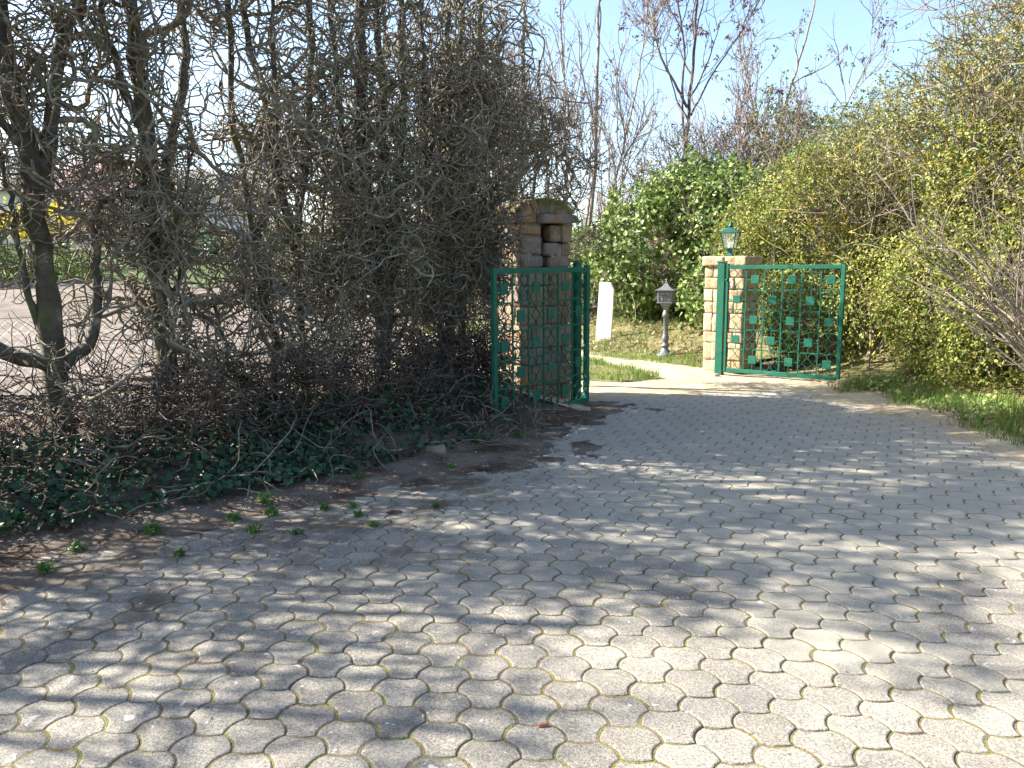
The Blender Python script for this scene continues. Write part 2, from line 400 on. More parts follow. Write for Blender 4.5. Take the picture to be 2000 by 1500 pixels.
# ------------------------------------------------------------------ terrain
HF = np.array([(-9.6, -1.5), (-2.85, 4.09), (-.15, 6.22)])          # front foot of the left hedge
HC0 = np.array([-3.18, 5.33]); HU = np.array([.74, .672]); HU = HU/np.linalg.norm(HU); HNv = np.array([HU[1], -HU[0]])  # hedge row, normal to the road
def poly_sd(x, y, pts):   # inside distance (approx) of a polygon, vectorised
    p = np.stack([x, y], -1); d = np.full(x.shape, 1e9); ins = np.zeros(x.shape, bool); n = len(pts)
    for i in range(n):
        a = np.array(pts[i], float); c = np.array(pts[(i+1) % n], float); e = c-a
        t = np.clip(((p-a)@e)/(e@e), 0, 1); d = np.minimum(d, np.linalg.norm(p-a-t[..., None]*e, axis=-1))
        cr = (a[1] > y) != (c[1] > y)
        ins ^= cr & (x < (c[0]-a[0])*(y-a[1])/(c[1]-a[1]+1e-12)+a[0])
    return np.where(ins, d, -d)
FOOT = [(-9.6, -1.3), (-2.85, 4.09), (-.15, 6.22), (-.38, 6.75), (.42, 7.75), (.05, 8.2), (-.6, 9.4), (-14, 9.4), (-14, -1.3)]
def hedge_st(x, y): d0 = x-HC0[0]; d1 = y-HC0[1]; return d0*HU[0]+d1*HU[1], d0*HNv[0]+d1*HNv[1]
def hp(s, t, z=0.): return np.array([HC0[0]+HU[0]*s+HNv[0]*t, HC0[1]+HU[1]*s+HNv[1]*t, z])
def seg_d(x, y, a, b):   # signed distance right of line a->b
    d = np.array(b)-np.array(a); d = d/np.linalg.norm(d); return (x-a[0])*d[1]-(y-a[1])*d[0]
def left_edge(x, y):  # >0 on the driveway side, metres from hedge foot
    return -poly_sd(np.asarray(x, float), np.asarray(y, float), FOOT)
def right_edge(x, y): # >0 to the right of the driveway (verge)
    xl = np.interp(y, [-5, 2, 6, 8.9, 10.5], [4.75, 4.35, 4.08, 3.96, 3.5]); return x-xl
def gz(x, y):
    x = np.asarray(x, float); y = np.asarray(y, float); z = np.zeros(np.broadcast(x, y).shape)
    s, t = hedge_st(x, y)
    z = z+.25*sstep(1.35, .45, t)*sstep(-2.2, -.9, t)*sstep(5.2, 3.9, s)
    b = seg_d(x, y, (-2.4, 18.2), (2.9, 10.95))
    z = z+.62*sstep(-.1, 3.6, -b)*(y > 8)
    z = z+.22*sstep(.35, 1.6, right_edge(x, y))*(y < 11.5)
    z = z+np.clip((y-20)*.12, 0, 2.6)
    z = z+.025*vnoise(np.stack(np.broadcast_arrays(x, y), -1), .9, 5)*sstep(9, 14, y)
    return z

def sheet(name, x0, x1, y0, y1, dx, zf, m, keep=None, smooth=True):
    xs = np.arange(x0, x1+dx/2, dx); ys = np.arange(y0, y1+dx/2, dx)
    X, Y = np.meshgrid(xs, ys, indexing='ij'); Z = zf(X, Y)
    n, k = X.shape; V = np.stack([X, Y, Z], -1).reshape(-1, 3)
    i = (np.arange(n-1)*k)[:, None]+np.arange(k-1); F = np.stack([i, i+k, i+k+1, i+1], -1).reshape(-1, 4)
    if keep is not None:
        c = V[F].mean(1); F = F[keep(c[:, 0], c[:, 1])]
        u, inv = np.unique(F, return_inverse=True); V = V[u]; F = inv.reshape(F.shape)
    b = MB(); b.add(V, F); return tag(b.build(name, m, smooth=smooth), kind='structure')

# far ground in one sheet that reaches the horizon
xs = np.r_[-900, -400, -200, -120, -80, -60, np.arange(-50, -14, 2.), np.arange(-14, 12, .5), np.arange(12, 50, 2.), 60, 80, 120, 200, 400, 900]
ys = np.r_[-300, -120, -60, -30, -15, -8, np.arange(-4, 22, .5), np.arange(22, 60, 2.), 70, 90, 130, 200, 400, 900]
X, Y = np.meshgrid(xs, ys, indexing='ij')
Z = gz(X, Y)-.035
n, k = X.shape; i = (np.arange(n-1)*k)[:, None]+np.arange(k-1)
b = MB(); b.add(np.stack([X, Y, Z], -1), np.stack([i, i+k, i+k+1, i+1], -1).reshape(-1, 4))
tag(b.build('ground', M['soil'], smooth=True), kind='structure')

def nz2(x, y, sc, seed, octs=3): return fbm(np.stack([x, y], -1), sc, seed, octs)

SANDPOLY = [(3.95, 9.7), (3.0, 8.95), (1.4, 8.55), (.75, 8.4), (-.4, 9.6), (-2.6, 10.3), (-2.6, 17.4), (-2.2, 17.5), (1.35, 13.7), (2.75, 11.15), (3.0, 10.3)]
ISLAND = [(.2, 11.8), (1.23, 12.0), (1.75, 10.9), (1.95, 9.9), (1.55, 9.55), (.95, 9.7), (.2, 10.0)]
def sand_z(x, y):
    d = poly_sd(x, y, SANDPOLY); z = np.clip(gz(x, y), 0, None)
    return z-.035+.05*sstep(-.9, .5, d+.35*nz2(x, y, 1.6, 3))+.006*nz2(x, y, 6, 9)
sheet('sand_path', -14, 4.6, 7.6, 18.4, .12, sand_z, M['sand'], lambda x, y: (poly_sd(x, y, SANDPOLY) > -.95) & (poly_sd(x, y, ISLAND) < .3))
sheet('gravel_road', -46, -1.5, 7.5, 29, .5, lambda x, y: gz(x, y)+.03+.004*nz2(x, y, 1, 2), M['gravel'], lambda x, y: poly_sd(x, y, [(-46, 8.5), (-8, 8.5), (-2.2, 10.0), (-2.0, 14), (-2.6, 18), (-3.2, 25), (-8, 28.5), (-46, 28)]) > .1*nz2(x, y, .6, 4))
sheet('lawn', -60, 6, 26.5, 50, 1, lambda x, y: gz(x, y)+.05+.03*nz2(x, y, .4, 2), M['lawn'], lambda x, y: y > 27.6+.8*nz2(x, y*0, .2, 1))
sheet('grass_island', .0, 2.3, 9.2, 12.4, .1, lambda x, y: .012+.03*sstep(-.1, .35, poly_sd(x, y, ISLAND))+.01*nz2(x, y, 4, 7), M['turf'], lambda x, y: poly_sd(x, y, ISLAND)+.12*nz2(x, y, 3, 8) > 0)
sheet('grass_bank', -3, 5, 10.6, 19, .2, lambda x, y: gz(x, y)+.012+.02*nz2(x, y, 3, 7), M['turf'], lambda x, y: (poly_sd(x, y, [(-2.8, 18.9), (2.75, 11.0), (3.3, 10.9), (5, 12), (3, 16), (-1, 19)])+.15*nz2(x, y, 2, 8) > -.1))
sheet('grass_verge', 3.7, 7, -1, 10.4, .12, lambda x, y: -.03+.05*sstep(-.15, .25, right_edge(x, y)+.15*nz2(x, y, 2.2, 4))+np.clip(gz(x, y), 0, 1)+.012*nz2(x, y, 5, 6), M['turf'])

# ------------------------------------------------------------------ pavers
v1 = np.array([.157, -.098]); v2 = np.array([.146, .083]); ea = np.array([.101, -.006])
org = np.array([.009, 2.338])
def arc(a, b_, side, bulge, n=4):
    a = np.array(a); b_ = np.array(b_); c = b_-a; nrm = np.array([-c[1], c[0]]); t = np.linspace(0, 1, n+1)[:-1, None]
    return a+c*t+nrm*side*bulge*4*t*(1-t)
T0 = np.zeros(2); TR = ea; Rv = v1; BR = ea+v1-v2; BL = v1-v2; Lv = ea-v2
out = np.concatenate([
    arc(T0, TR, -1, .105), arc(TR, Rv, 1, .145), arc(Rv, BR, -1, -.17) if False else arc(Rv, BR, -1, .145),
    arc(BR, BL, 1, .105), arc(BL, Lv, -1, .145), arc(Lv, T0, 1, .145)])
cen = out.mean(0)
def inset(p, d):
    q = np.roll(p, -1, 0)-np.roll(p, 1, 0); nn = np.stack([q[:, 1], -q[:, 0]], 1); nn = nn/np.linalg.norm(nn, axis=1, keepdims=True)
    if np.sum(nn*(p-cen)) < 0: nn = -nn
    return p-nn*d
o1, o2, o3 = inset(out, .0046), inset(out, .0058), inset(out, .0100)
K = len(out)
I_, J_ = np.meshgrid(np.arange(-45, 46), np.arange(-60, 90), indexing='ij'); I_ = I_.ravel(); J_ = J_.ravel()
cc = org+cen+I_[:, None]*v1+J_[:, None]*v2
ok = (cc[:, 1] > .2) & (left_edge(cc[:, 0], cc[:, 1]) > -.05) & (right_edge(cc[:, 0], cc[:, 1]) < .02+.08*vnoise(cc, 2, 5)) & (cc[:, 1] < 9.35) & (cc[:, 0] > -7) & (seg_d(cc[:, 0], cc[:, 1], (.4, 8.35), (3.2, 10.2)) > .15)
cc = cc[ok]; nP = len(cc)
rg = np.random.default_rng(3)
ang = rg.normal(size=nP)*.012; ca, sa = np.cos(ang), np.sin(ang); off = rg.normal(size=(nP, 2))*.0012
tilt = rg.normal(size=(nP, 2)).clip(-1.8, 1.8)*.007; zj = rg.normal(size=nP).clip(-1.3, 2)*.0010
undul = .010*fbm(cc, .5, 11, 2); tilt[:, 0] += (.010*fbm(cc+np.array([.05, 0]), .5, 11, 2)-.010*fbm(cc-np.array([.05, 0]), .5, 11, 2))/.1; tilt[:, 1] += (.010*fbm(cc+np.array([0, .05]), .5, 11, 2)-.010*fbm(cc-np.array([0, .05]), .5, 11, 2))/.1
rings = []
for ring, z in ((o1, -.03), (o1, -.0055), (o2, -.002), (o3, 0.)):
    p = ring-cen; x = p[None, :, 0]*ca[:, None]-p[None, :, 1]*sa[:, None]; y = p[None, :, 0]*sa[:, None]+p[None, :, 1]*ca[:, None]
    jit = rg.normal(size=(nP, K))*.0007
    zz = z+zj[:, None]+undul[:, None]+tilt[:, :1]*x+tilt[:, 1:]*y
    rings.append(np.stack([x*(1+jit*8)+cc[:, :1]+off[:, :1], y*(1+jit*8)+cc[:, 1:]+off[:, 1:], zz], -1))
V = np.stack(rings, 1)   # nP,4,K,3
base = (np.arange(nP)*4*K)[:, None, None]+(np.arange(3)*K)[None, :, None]; i = np.arange(K); j = (i+1) % K
F = np.stack([base+j, base+i, base+K+i, base+K+j], -1).reshape(-1, 4)
top = (np.arange(nP)*4*K)[:, None]+3*K+np.arange(K)[::-1][None]
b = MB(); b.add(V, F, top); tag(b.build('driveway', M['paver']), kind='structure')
sheet('driveway_joints', -7.2, 5.0, .0, 9.6, .08, lambda x, y: -.0046+.010*fbm(np.stack([x, y], -1), .5, 11, 2)+.0022*nz2(x, y, 5, 21), M['joint'], lambda x, y: (left_edge(x, y) > -.4) & (right_edge(x, y) < .35))
# soil washed over the pavers along the left hedge
def edge_soil_z(x, y):
    d = left_edge(x, y); far = sstep(5.2, 6.8, y)*.25
    return -.013+.020*sstep(1.2+far, .15, d+.34*nz2(x, y, 1.6, 31)+.22*nz2(x, y, 5.5, 35, 2))+.02*sstep(.42, .1, d)+.0045*nz2(x, y, 7, 33)+.22*sstep(.05, -.7, d)+.010*fbm(np.stack([x, y], -1), .5, 11, 2)
sheet('edge_soil', -7.5, 1.6, -.6, 8.9, .035, edge_soil_z, M['edge_soil'], lambda x, y: (left_edge(x, y) > -1.0) & (left_edge(x, y) < 1.9))
# sandy edge over the right side of the pavers
sheet('edge_sand', 2.4, 5.2, -.5, 9.9, .05, lambda x, y: -.013+.034*sstep(-.45-.55*sstep(7.4, 9.2, y), .2, right_edge(x, y)+.28*nz2(x, y, 1.7, 41))+.004*nz2(x, y, 7, 43)+.010*fbm(np.stack([x, y], -1), .5, 11, 2), M['sand'], lambda x, y: (right_edge(x, y) > -1.4) & (right_edge(x, y) < .5))

# ------------------------------------------------------------------ gates
Z3 = np.array([0, 0, 1.])
def gate(hinge, free, label, mirror, st=.10):
    hinge = np.array(hinge); free = np.array(free); L = float(np.linalg.norm(free-hinge)); ang = math.atan2(free[1]-hinge[1], free[0]-hinge[0])
    g = thing('driveway_gate', (hinge[0], hinge[1], 0), label, 'gate', 'gate leaves', ang)
    H0, H1 = .055, 1.475
    z0, z1 = H0+.055, H1-.055; fr = .045; x0, x1 = st, L-fr
    m = MB(); box(m, (st/2, 0, (H0+H1)/2+.01), (st, .05, H1-H0+.02), bev=.004); m.build('hinge_stile', M['gate'], g)
    m = MB(); box(m, (L-fr/2, 0, (H0+H1)/2), (fr, .045, H1-H0), bev=.004); m.build('end_stile', M['gate'], g)
    m = MB(); box(m, ((x0+x1)/2, 0, H1-.027), (x1-x0-.002, .042, .052), bev=.004); m.build('top_rail', M['gate'], g)
    m = MB(); box(m, ((x0+x1)/2, 0, H0+.027), (x1-x0-.002, .042, .052), bev=.004); m.build('bottom_rail', M['gate'], g)
    nc, nr = 6, 5; cw = (x1-x0)/nc; ch = (z1-z0)/nr
    m = MB()
    for c in range(1, nc): box(m, (x0+c*cw, 0, (z0+z1)/2), (.013, .013, z1-z0))
    for r in range(1, nr): box(m, ((x0+x1)/2, .0065, z0+r*ch), (x1-x0, .011, .011))
    for r in range(nr):
        for c in range(nc):
            if (r+c) % 2: # plate cell: thin cross
                cx, cz = x0+(c+.5)*cw, z1-(r+.5)*ch
                for q in (-1, 1):
                    box(m, (cx+q*(cw/4+.02), .002, cz), (cw/2-.045, .008, .008)); box(m, (cx, .002, cz+q*(ch/4+.02)), (.008, .008, ch/2-.045))
    m.build('grid_bars', M['gate'], g)
    for r in range(nr):
        for c in range(nc):
            cx, cz = x0+(c+.5)*cw, z1-(r+.5)*ch
            if (r+c) % 2:
                m = MB(); box(m, (cx, 0, cz), (.106, .02, .106), bev=.004); m.build('square_plate', M['gate'], g)
            else:
                m = MB(); rx = cw/4-.008; rz = ch/4-.010
                for q in (-1, 1):
                    pts = []
                    for w in (1, -1):
                        A = np.radians(np.linspace(235, -15, 18)) if w == 1 else np.radians(np.linspace(-15, 235, 18))
                        px_ = cx+q*(cw/4)+q*-1*rx*np.cos(A)*1.0; pz = cz+w*(ch/4+.004)+w*rz*np.sin(A)
                        if w == -1: pts.append([cx+q*cw*.30, cz])
                        pts += list(np.stack([px_, pz], 1))
                    pts = np.array(pts); P3 = np.stack([pts[:, 0], np.full(len(pts), -.002), pts[:, 1]], 1)
                    # flat strip scroll
                    T = np.gradient(P3, axis=0); T = norm(T); Nn = np.cross(T, np.array([0, 1., 0]))
                    hw = .0031; dp = np.array([0, .006, 0])
                    Vv = np.stack([P3-Nn*hw-dp, P3+Nn*hw-dp, P3+Nn*hw+dp, P3-Nn*hw+dp], 1); n_ = len(P3)
                    bs = (np.arange(n_-1)*4)[:, None]; i = np.arange(4); j = (i+1) % 4
                    m.add(Vv, np.stack([bs+i, bs+j, bs+4+j, bs+4+i], -1).reshape(-1, 4), [[0, 3, 2, 1]], [[n_*4-4, n_*4-3, n_*4-2, n_*4-1]])
                m.build('scroll', M['gate'], g, smooth=False)
    m = MB(); lathe(m, [(.001, 0), (.016, 0), (.016, .03), (.009, .034), (.001, .035)], 10)
    m.v = [v[:, [0, 2, 1]]*np.array([1, -mirror, 1])+np.array([min(.055, st/2), -.025*mirror, 1.28]) for v in m.v]
    m.build('handle', M['gate'], g, smooth=True)
    for hz in (.28, 1.22):
        m = MB(); lathe(m, [(.001, -.045), (.014, -.045), (.014, .045), (.001, .045)], 10, c=(-.018, 0, hz)); box(m, (.0, 0, hz), (.03, .02, .03)); m.build('hinge', M['gate'], g, smooth=False)
    m = MB(); box(m, (L-fr-.012, 0, .78), (.022, .05, .11), bev=.004); m.build('latch', M['gate'], g)
    return g
gate((2.86, 10.27), (4.04, 9.36), 'sunlit right gate leaf of green scrollwork, hinged beside the golden pillar with the lantern', 1, .03)
gate((.80, 8.05), (-.17, 6.88), 'shaded left gate leaf of dark green scrollwork, open against the bare hedge', 1, .05)
m = MB(); box(m, (0, 0, .76), (.07, .07, 1.52), bev=.004); box(m, (0, 0, 1.53), (.095, .095, .018), bev=.004)
tag(m.build('gate_post', M['gate'], loc=(.70, 8.20, 0)), 'dark green square steel post beside the arched pillar, behind the shaded gate', 'post', 'gate posts').rotation_euler = (0, 0, .6)
m = MB(); box(m, (0, 0, .76), (.10, .10, 1.505), bev=.004); box(m, (0, 0, 1.522), (.12, .12, .014), bev=.004)
tag(m.build('gate_post', M['gate'], loc=(2.815, 10.335, 0)), 'green steel post between the golden pillar and the sunlit gate', 'post', 'gate posts').rotation_euler = (0, 0, -.65)
m = MB(); box(m, (0, 0, .025), (.10, .07, .05), bev=.015); lathe(m, [(.028, .03), (.026, .07), (.018, .082), (.001, .085)], 10)
tag(m.build('gate_stop', M['black'], loc=(.03, 6.98, .0)), 'small black stop on the ground under the shaded gate', 'gate stop')

# ------------------------------------------------------------------ stone work
def rough_block(m, c, s, R, seed, amp=.008, rad=.02, n=5):
    c = np.array(c, float); s = np.array(s, float)/2; g = np.linspace(-1, 1, n+1)
    A, B = np.meshgrid(g, g, indexing='ij'); rad = min(rad, s.min()*.7)
    pts = []; faces = []; idx = (np.arange(n)*(n+1))[:, None]+np.arange(n)
    for ax in range(3):
        for sg in (-1, 1):
            q = np.zeros((n+1, n+1, 3)); q[..., ax] = sg; q[..., (ax+1) % 3] = A; q[..., (ax+2) % 3] = B
            f = np.stack([idx, idx+n+1, idx+n+2, idx+1], -1).reshape(-1, 4)
            if sg < 0: f = f[:, ::-1]
            faces.append(f+len(pts)*(n+1)**2); pts.append(q.reshape(-1, 3))
    p = np.concatenate(pts)*s; co_ = np.clip(p, -(s-rad), s-rad); d = p-co_; L = np.linalg.norm(d, axis=1, keepdims=True)
    dn = np.where(L > 1e-6, d/np.maximum(L, 1e-6), 0); p = co_+dn*rad
    nn = norm(p/s); w = fbm(p+np.array([seed*3.1, seed*1.7, seed*.9]), 9, seed, 3)
    p = p+nn*(w*amp)[:, None]
    # weld so that each block is one island
    key = np.round(np.concatenate(pts)*1000).astype(int); u, first, inv = np.unique(key, axis=0, return_index=True, return_inverse=True)
    inv = inv.ravel(); m.add(p[first]@R.T+c, inv[np.concatenate(faces)])
def Rz(a): c, s = math.cos(a), math.sin(a); return np.array([[c, -s, 0], [s, c, 0], [0, 0, 1.]])
def pillar_blocks(m, W_, z0, z1, courses, seed, skip=None, amp=.011, thick=.13):
    """courses of blocks round a square pillar, in pillar coordinates (corner blocks alternate)"""
    rg = np.random.default_rng(seed); z = z0; k = 0
    for h in courses:
        for side in range(4):
            R = Rz(side*math.pi/2); cuts = [0, 1]; q = rg.random()
            if q < .75: cuts = [0, rg.uniform(.35, .65), 1]
            if q < .12: cuts = [0, .32, .68, 1]
            L0 = -W_/2+(thick if k % 2 else 0); L1 = W_/2-(0 if k % 2 else thick)
            for a, c_ in zip(cuts[:-1], cuts[1:]):
                xa, xb = L0+(L1-L0)*a+.0025, L0+(L1-L0)*c_-.0025
                if skip and skip(side, (xa+xb)/2, z+h/2): continue
                pr = rg.uniform(-.006, .008)
                cen_ = np.array([(xa+xb)/2, -W_/2+thick/2-pr, z+h/2])
                rough_block(m, R@cen_, (xb-xa, thick, h-.005), R, int(rg.integers(1, 9999)), amp, .013, 7)
        z += h; k += 1
def pillar_r():
    K_ = np.array([3.13, 10.42]); nf = np.array([-.62, -.785]); nf /= np.linalg.norm(nf); rt = np.array([-nf[1], nf[0]])  # rt: to viewer's right
    W_ = .56; c = K_-rt*W_/2-nf*W_/2; a = math.atan2(rt[1], rt[0])
    t = thing('gate_pillar', (c[0], c[1], 0), 'golden stone pillar in full sun carrying the green lantern', 'pillar', 'gate pillars', a)
    m = MB(); box(m, (0, 0, .73), (W_-.05, W_-.05, 1.44)); m.build('core', M['mortar'], t)
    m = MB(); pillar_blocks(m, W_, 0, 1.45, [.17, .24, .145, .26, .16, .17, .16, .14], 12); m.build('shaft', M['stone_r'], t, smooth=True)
    m = MB(); rg_ = np.random.default_rng(5)
    for side in range(4):
        R = Rz(side*math.pi/2); W2 = W_+.07
        for a_, b_ in ((-.5, .02), (.02, .29)):
            rough_block(m, R@np.array([(a_+b_)/2*W2, -W2/2+.08, 1.53]), ((b_-a_)*W2-.006, .16, .125), R, int(rg_.integers(999)), .010, .014, 7)
    rough_block(m, (0, 0, 1.535), (W_-.2, W_-.2, .12), Rz(0), 77, .004)
    m.build('cap', M['stone_r'], t, smooth=True); return c, a
PRC, PRA = pillar_r()
def pillar_l():
    K_ = np.array([.10, 8.15]); rt = np.array([.866, .5]); nf = np.array([.5, -.866]); W_ = .655
    c = K_+rt*W_/2-nf*W_/2; a = math.atan2(rt[1], rt[0])
    t = thing('gate_pillar', (c[0], c[1], 0), 'weathered stone pillar with mossy arched cap and a niche, behind the shaded gate', 'pillar', 'gate pillars', a)
    m = MB(); box(m, (-.18, 0, 1.0), (.24, W_-.08, 1.98)); box(m, (.19, 0, .86), (.22, W_-.08, 1.7)); box(m, (.03, .12, 1.0), (.2, .36, 1.99)); m.build('core', M['mortar'], t)
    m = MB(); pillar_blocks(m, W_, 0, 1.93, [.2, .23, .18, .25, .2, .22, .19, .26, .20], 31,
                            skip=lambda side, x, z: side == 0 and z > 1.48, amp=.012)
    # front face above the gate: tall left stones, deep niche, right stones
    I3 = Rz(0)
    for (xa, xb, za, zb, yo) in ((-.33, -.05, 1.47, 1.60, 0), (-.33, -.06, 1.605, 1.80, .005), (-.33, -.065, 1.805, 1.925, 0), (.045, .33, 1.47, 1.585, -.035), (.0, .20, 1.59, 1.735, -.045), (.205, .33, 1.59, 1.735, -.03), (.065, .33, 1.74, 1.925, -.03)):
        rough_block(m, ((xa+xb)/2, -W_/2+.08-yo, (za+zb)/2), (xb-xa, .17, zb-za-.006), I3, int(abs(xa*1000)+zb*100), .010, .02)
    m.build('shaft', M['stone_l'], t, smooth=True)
    m = MB()
    rough_block(m, (.12, -.05, 1.985), (.50, W_+.02, .11), I3, 5, .012, .03); rough_block(m, (-.24, -.02, 1.985), (.22, W_, .11), I3, 6, .012, .03)
    # radial stones of the arched top
    n_ = 6; Rr = .52; zc = 2.20-Rr
    half = math.asin(.345/Rr)
    edges = np.linspace(-half, half, n_+1)+np.array([0, .03, -.02, .03, -.03, .02, 0])
    for a0, a1 in zip(edges[:-1], edges[1:]):
        am = (a0+a1)/2; Ry = np.array([[math.cos(am), 0, math.sin(am)], [0, 1, 0], [-math.sin(am), 0, math.cos(am)]])
        rough_block(m, np.array([math.sin(am)*(Rr-.085), 0, zc+math.cos(am)*(Rr-.085)]), ((a1-a0)*Rr-.007, W_+.05, .175), Ry, int(am*100)+99, .012, .022)
    m.build('cap', M['stone_l'], t, smooth=True)
pillar_l()
# loose stones
for (x, y, s, lab) in ((4.0, 9.22, .12, 'small pale stone at the foot of the sunlit gate end'), (3.86, 9.36, .08, 'smaller stone under the bottom rail of the sunlit gate'), (2.72, 10.12, .07, 'brown stone at the hinge foot of the sunlit gate')):
    m = MB(); rough_block(m, (0, 0, s*.3), (s*1.2, s, s*.75), Rz(.5+x), int(x*100), s*.16, s*.32); tag(m.build('stone', M['stone_r'], smooth=True, loc=(x, y, .0)), lab, 'stone', 'loose stones')
for k_, (x, y, s, lab) in enumerate(((-2.06, 4.92, .15, 'grey stone half buried in the soil below the ivy bank'), (-.62, 5.98, .13, 'grey stone at the hedge foot near the shaded gate'))):
    m = MB(); rough_block(m, (0, 0, s*.25), (s*1.3, s, s*.7), Rz(.5+x), 40+k_, s*.16, s*.32); tag(m.build('stone', M['mortar'], smooth=True, loc=(x, y, .02)), lab, 'stone', 'loose stones')
m = MB(); rough_block(m, (0, 0, .008), (.034, .011, .014), Rz(.1), 8, .001, .003, 4); tag(m.build('brick_fragment', plain('red_brick', (.28, .11, .07), .9), smooth=True, loc=(.094, 2.315, .002)), 'tiny red brick fragment lying on a paver in the foreground', 'brick fragment')

# ------------------------------------------------------------------ lantern
def lantern():
    t = thing('lantern', (PRC[0]-.055, PRC[1]-.04, 1.593), 'green four sided garden lantern on the golden stone pillar', 'lantern', None, PRA+.1)
    q = math.pi/4
    m = MB(); lathe(m, [(.072, 0), (.072, .012), (.058, .02), (.042, .05), (.040, .095), (.052, .105)], 4, ang=q); m.build('base', M['lamp_green'], t)
    zb, zt, rb, rt_ = .105, .32, .062, .108
    for a in range(4):
        A = q+a*math.pi/2; d = np.array([math.cos(A), math.sin(A), 0])*1.414
        m = MB(); poly(m, [d*rb+Z3*zb, d*rt_+Z3*zt], .008, 4); m.build('corner_bar', M['lamp_green'], t)
        A2 = q+(a+1)*math.pi/2; e = np.array([math.cos(A2), math.sin(A2), 0])*1.414
        s = .97; m = MB(); m.add([d*rb*s+Z3*zb, e*rb*s+Z3*zb, e*rt_*s+Z3*zt, d*rt_*s+Z3*zt], [[0, 1, 2, 3]]); m.build('glass_pane', M['glass'], t)
    m = MB(); lathe(m, [(.05, zb-.004), (.098, zb), (.098, zb+.01), (.05, zb+.014)], 4, ang=q); m.build('bottom_frame', M['lamp_green'], t)
    m = MB(); lathe(m, [(.14, .318), (.20, .318), (.20, .327), (.13, .352), (.05, .385), (.028, .40)], 4, ang=q); m.build('roof', M['lamp_green'], t)
    m = MB(); lathe(m, [(.028, .398), (.036, .408), (.03, .43), (.016, .438), (.02, .45), (.012, .468), (.001, .485)], 12); m.build('finial', M['lamp_green'], t, smooth=True)
    m = MB(); lathe(m, [(.017, .108), (.017, .18), (.012, .182), (.001, .184)], 12); m.build('candle_holder', M['cream'], t, smooth=True)
lantern()

# ------------------------------------------------------------------ letterbox
def letterbox():
    a = math.atan2(-.62, .79)+math.radians(14); K9 = .95
    z0 = float(gz(2.47, 12.3))
    t = thing('letterbox', (2.47, 12.3, z0), 'grey cast metal letterbox on a turned pedestal in the grass before the ivy', 'letterbox', None, a); t.scale = (K9,)*3
    m = MB(); lathe(m, [(.15, 0), (.15, .035), (.11, .05), (.075, .10), (.05, .13), (.05, .16), (.078, .175), (.078, .195), (.045, .21), (.045, .25), (.06, .27), (.062, .33), (.045, .36), (.042, .40), (.040, .66), (.058, .67), (.058, .73), (.04, .745), (.045, .78)], 14); m.build('pedestal', M['grey_metal'], t, smooth=True)
    m = MB(); lathe(m, [(.045, .775), (.07, .83), (.125, .905)], 4, ang=math.pi/4); m.build('bracket', M['grey_metal'], t)
    m = MB(); box(m, (0, 0, 1.005), (.245, .26, .20), bev=.006); box(m, (0, 0, .909), (.262, .276, .018), bev=.005); m.build('box_body', M['grey_metal'], t)
    m = MB()
    for q, w, x, z in ((0, (.19, .006, .008), 0, .935), (0, (.19, .006, .008), 0, 1.085), (1, (.008, .006, .142), -.091, 1.01), (1, (.008, .006, .142), .091, 1.01)): box(m, (x, -.133, z), w)
    m.build('door_frame', M['pewter_dark'], t)
    m = MB()
    for pts in ([(-.055, 1.035), (-.04, 1.02), (-.05, 1.0)], [(-.045, 1.01), (-.02, 1.005), (-.005, 1.03), (.0, 1.062)], [(-.01, 1.03), (.02, 1.0), (.04, .995), (.055, 1.02)], [(-.02, 1.0), (-.028, .975), (-.022, .95), (-.04, .948)], [(-.02, .985), (.02, .985), (.035, .99)], [(.02, .99), (.03, .965), (.025, .948), (.04, .95)], [(.03, 1.0), (.04, 1.02), (.035, 1.045)]):
        poly(m, smoothpath([(x, -.134, z) for x, z in pts], 8), .0055, 5)
    m.build('emblem', M['pewter_dark'], t)
    m = MB(); R45 = math.pi/4; s2 = 1.414
    prof = [(.165, 1.105), (.168, 1.118), (.12, 1.135), (.075, 1.165), (.04, 1.20), (.02, 1.235), (.008, 1.24)]
    lathe(m, [(r*s2, z) for r, z in prof], 4, ang=R45); m.build('roof', M['grey_metal'], t)
    m = MB(); lathe(m, [(.008, 1.235), (.022, 1.25), (.012, 1.265), (.010, 1.275), (.02, 1.285), (.001, 1.31)], 10); box(m, (0, 0, 1.287), (.05, .008, .008)); m.build('finial', M['grey_metal'], t, smooth=True)
letterbox()
# white slab leaning by the ivy
m = MB(); zz = float(gz(1.72, 14.1)); vv = []
for x, z in ((-.20, -.02), (.15, -.02), (.175, .6), (.19, 1.1), (.12, 1.24), (-.13, 1.26)):
    vv += [[x, -.04, z], [x, .04, z+.01]]
vv = np.array(vv); n6 = 6
m.add(vv, [[2*i, 2*((i+1) % n6), 2*((i+1) % n6)+1, 2*i+1] for i in range(n6)], [[2*i for i in range(n6)][::-1]], [[2*i+1 for i in range(n6)]])
o = m.build('white_slab', M['white_slab'], loc=(1.71, 14.1, zz)); o.rotation_euler = (-.05, .0, -.35); o.scale = (.82, 1, .84)
tag(o, 'upright white slab standing in front of the ivy, left of the letterbox', 'slab')

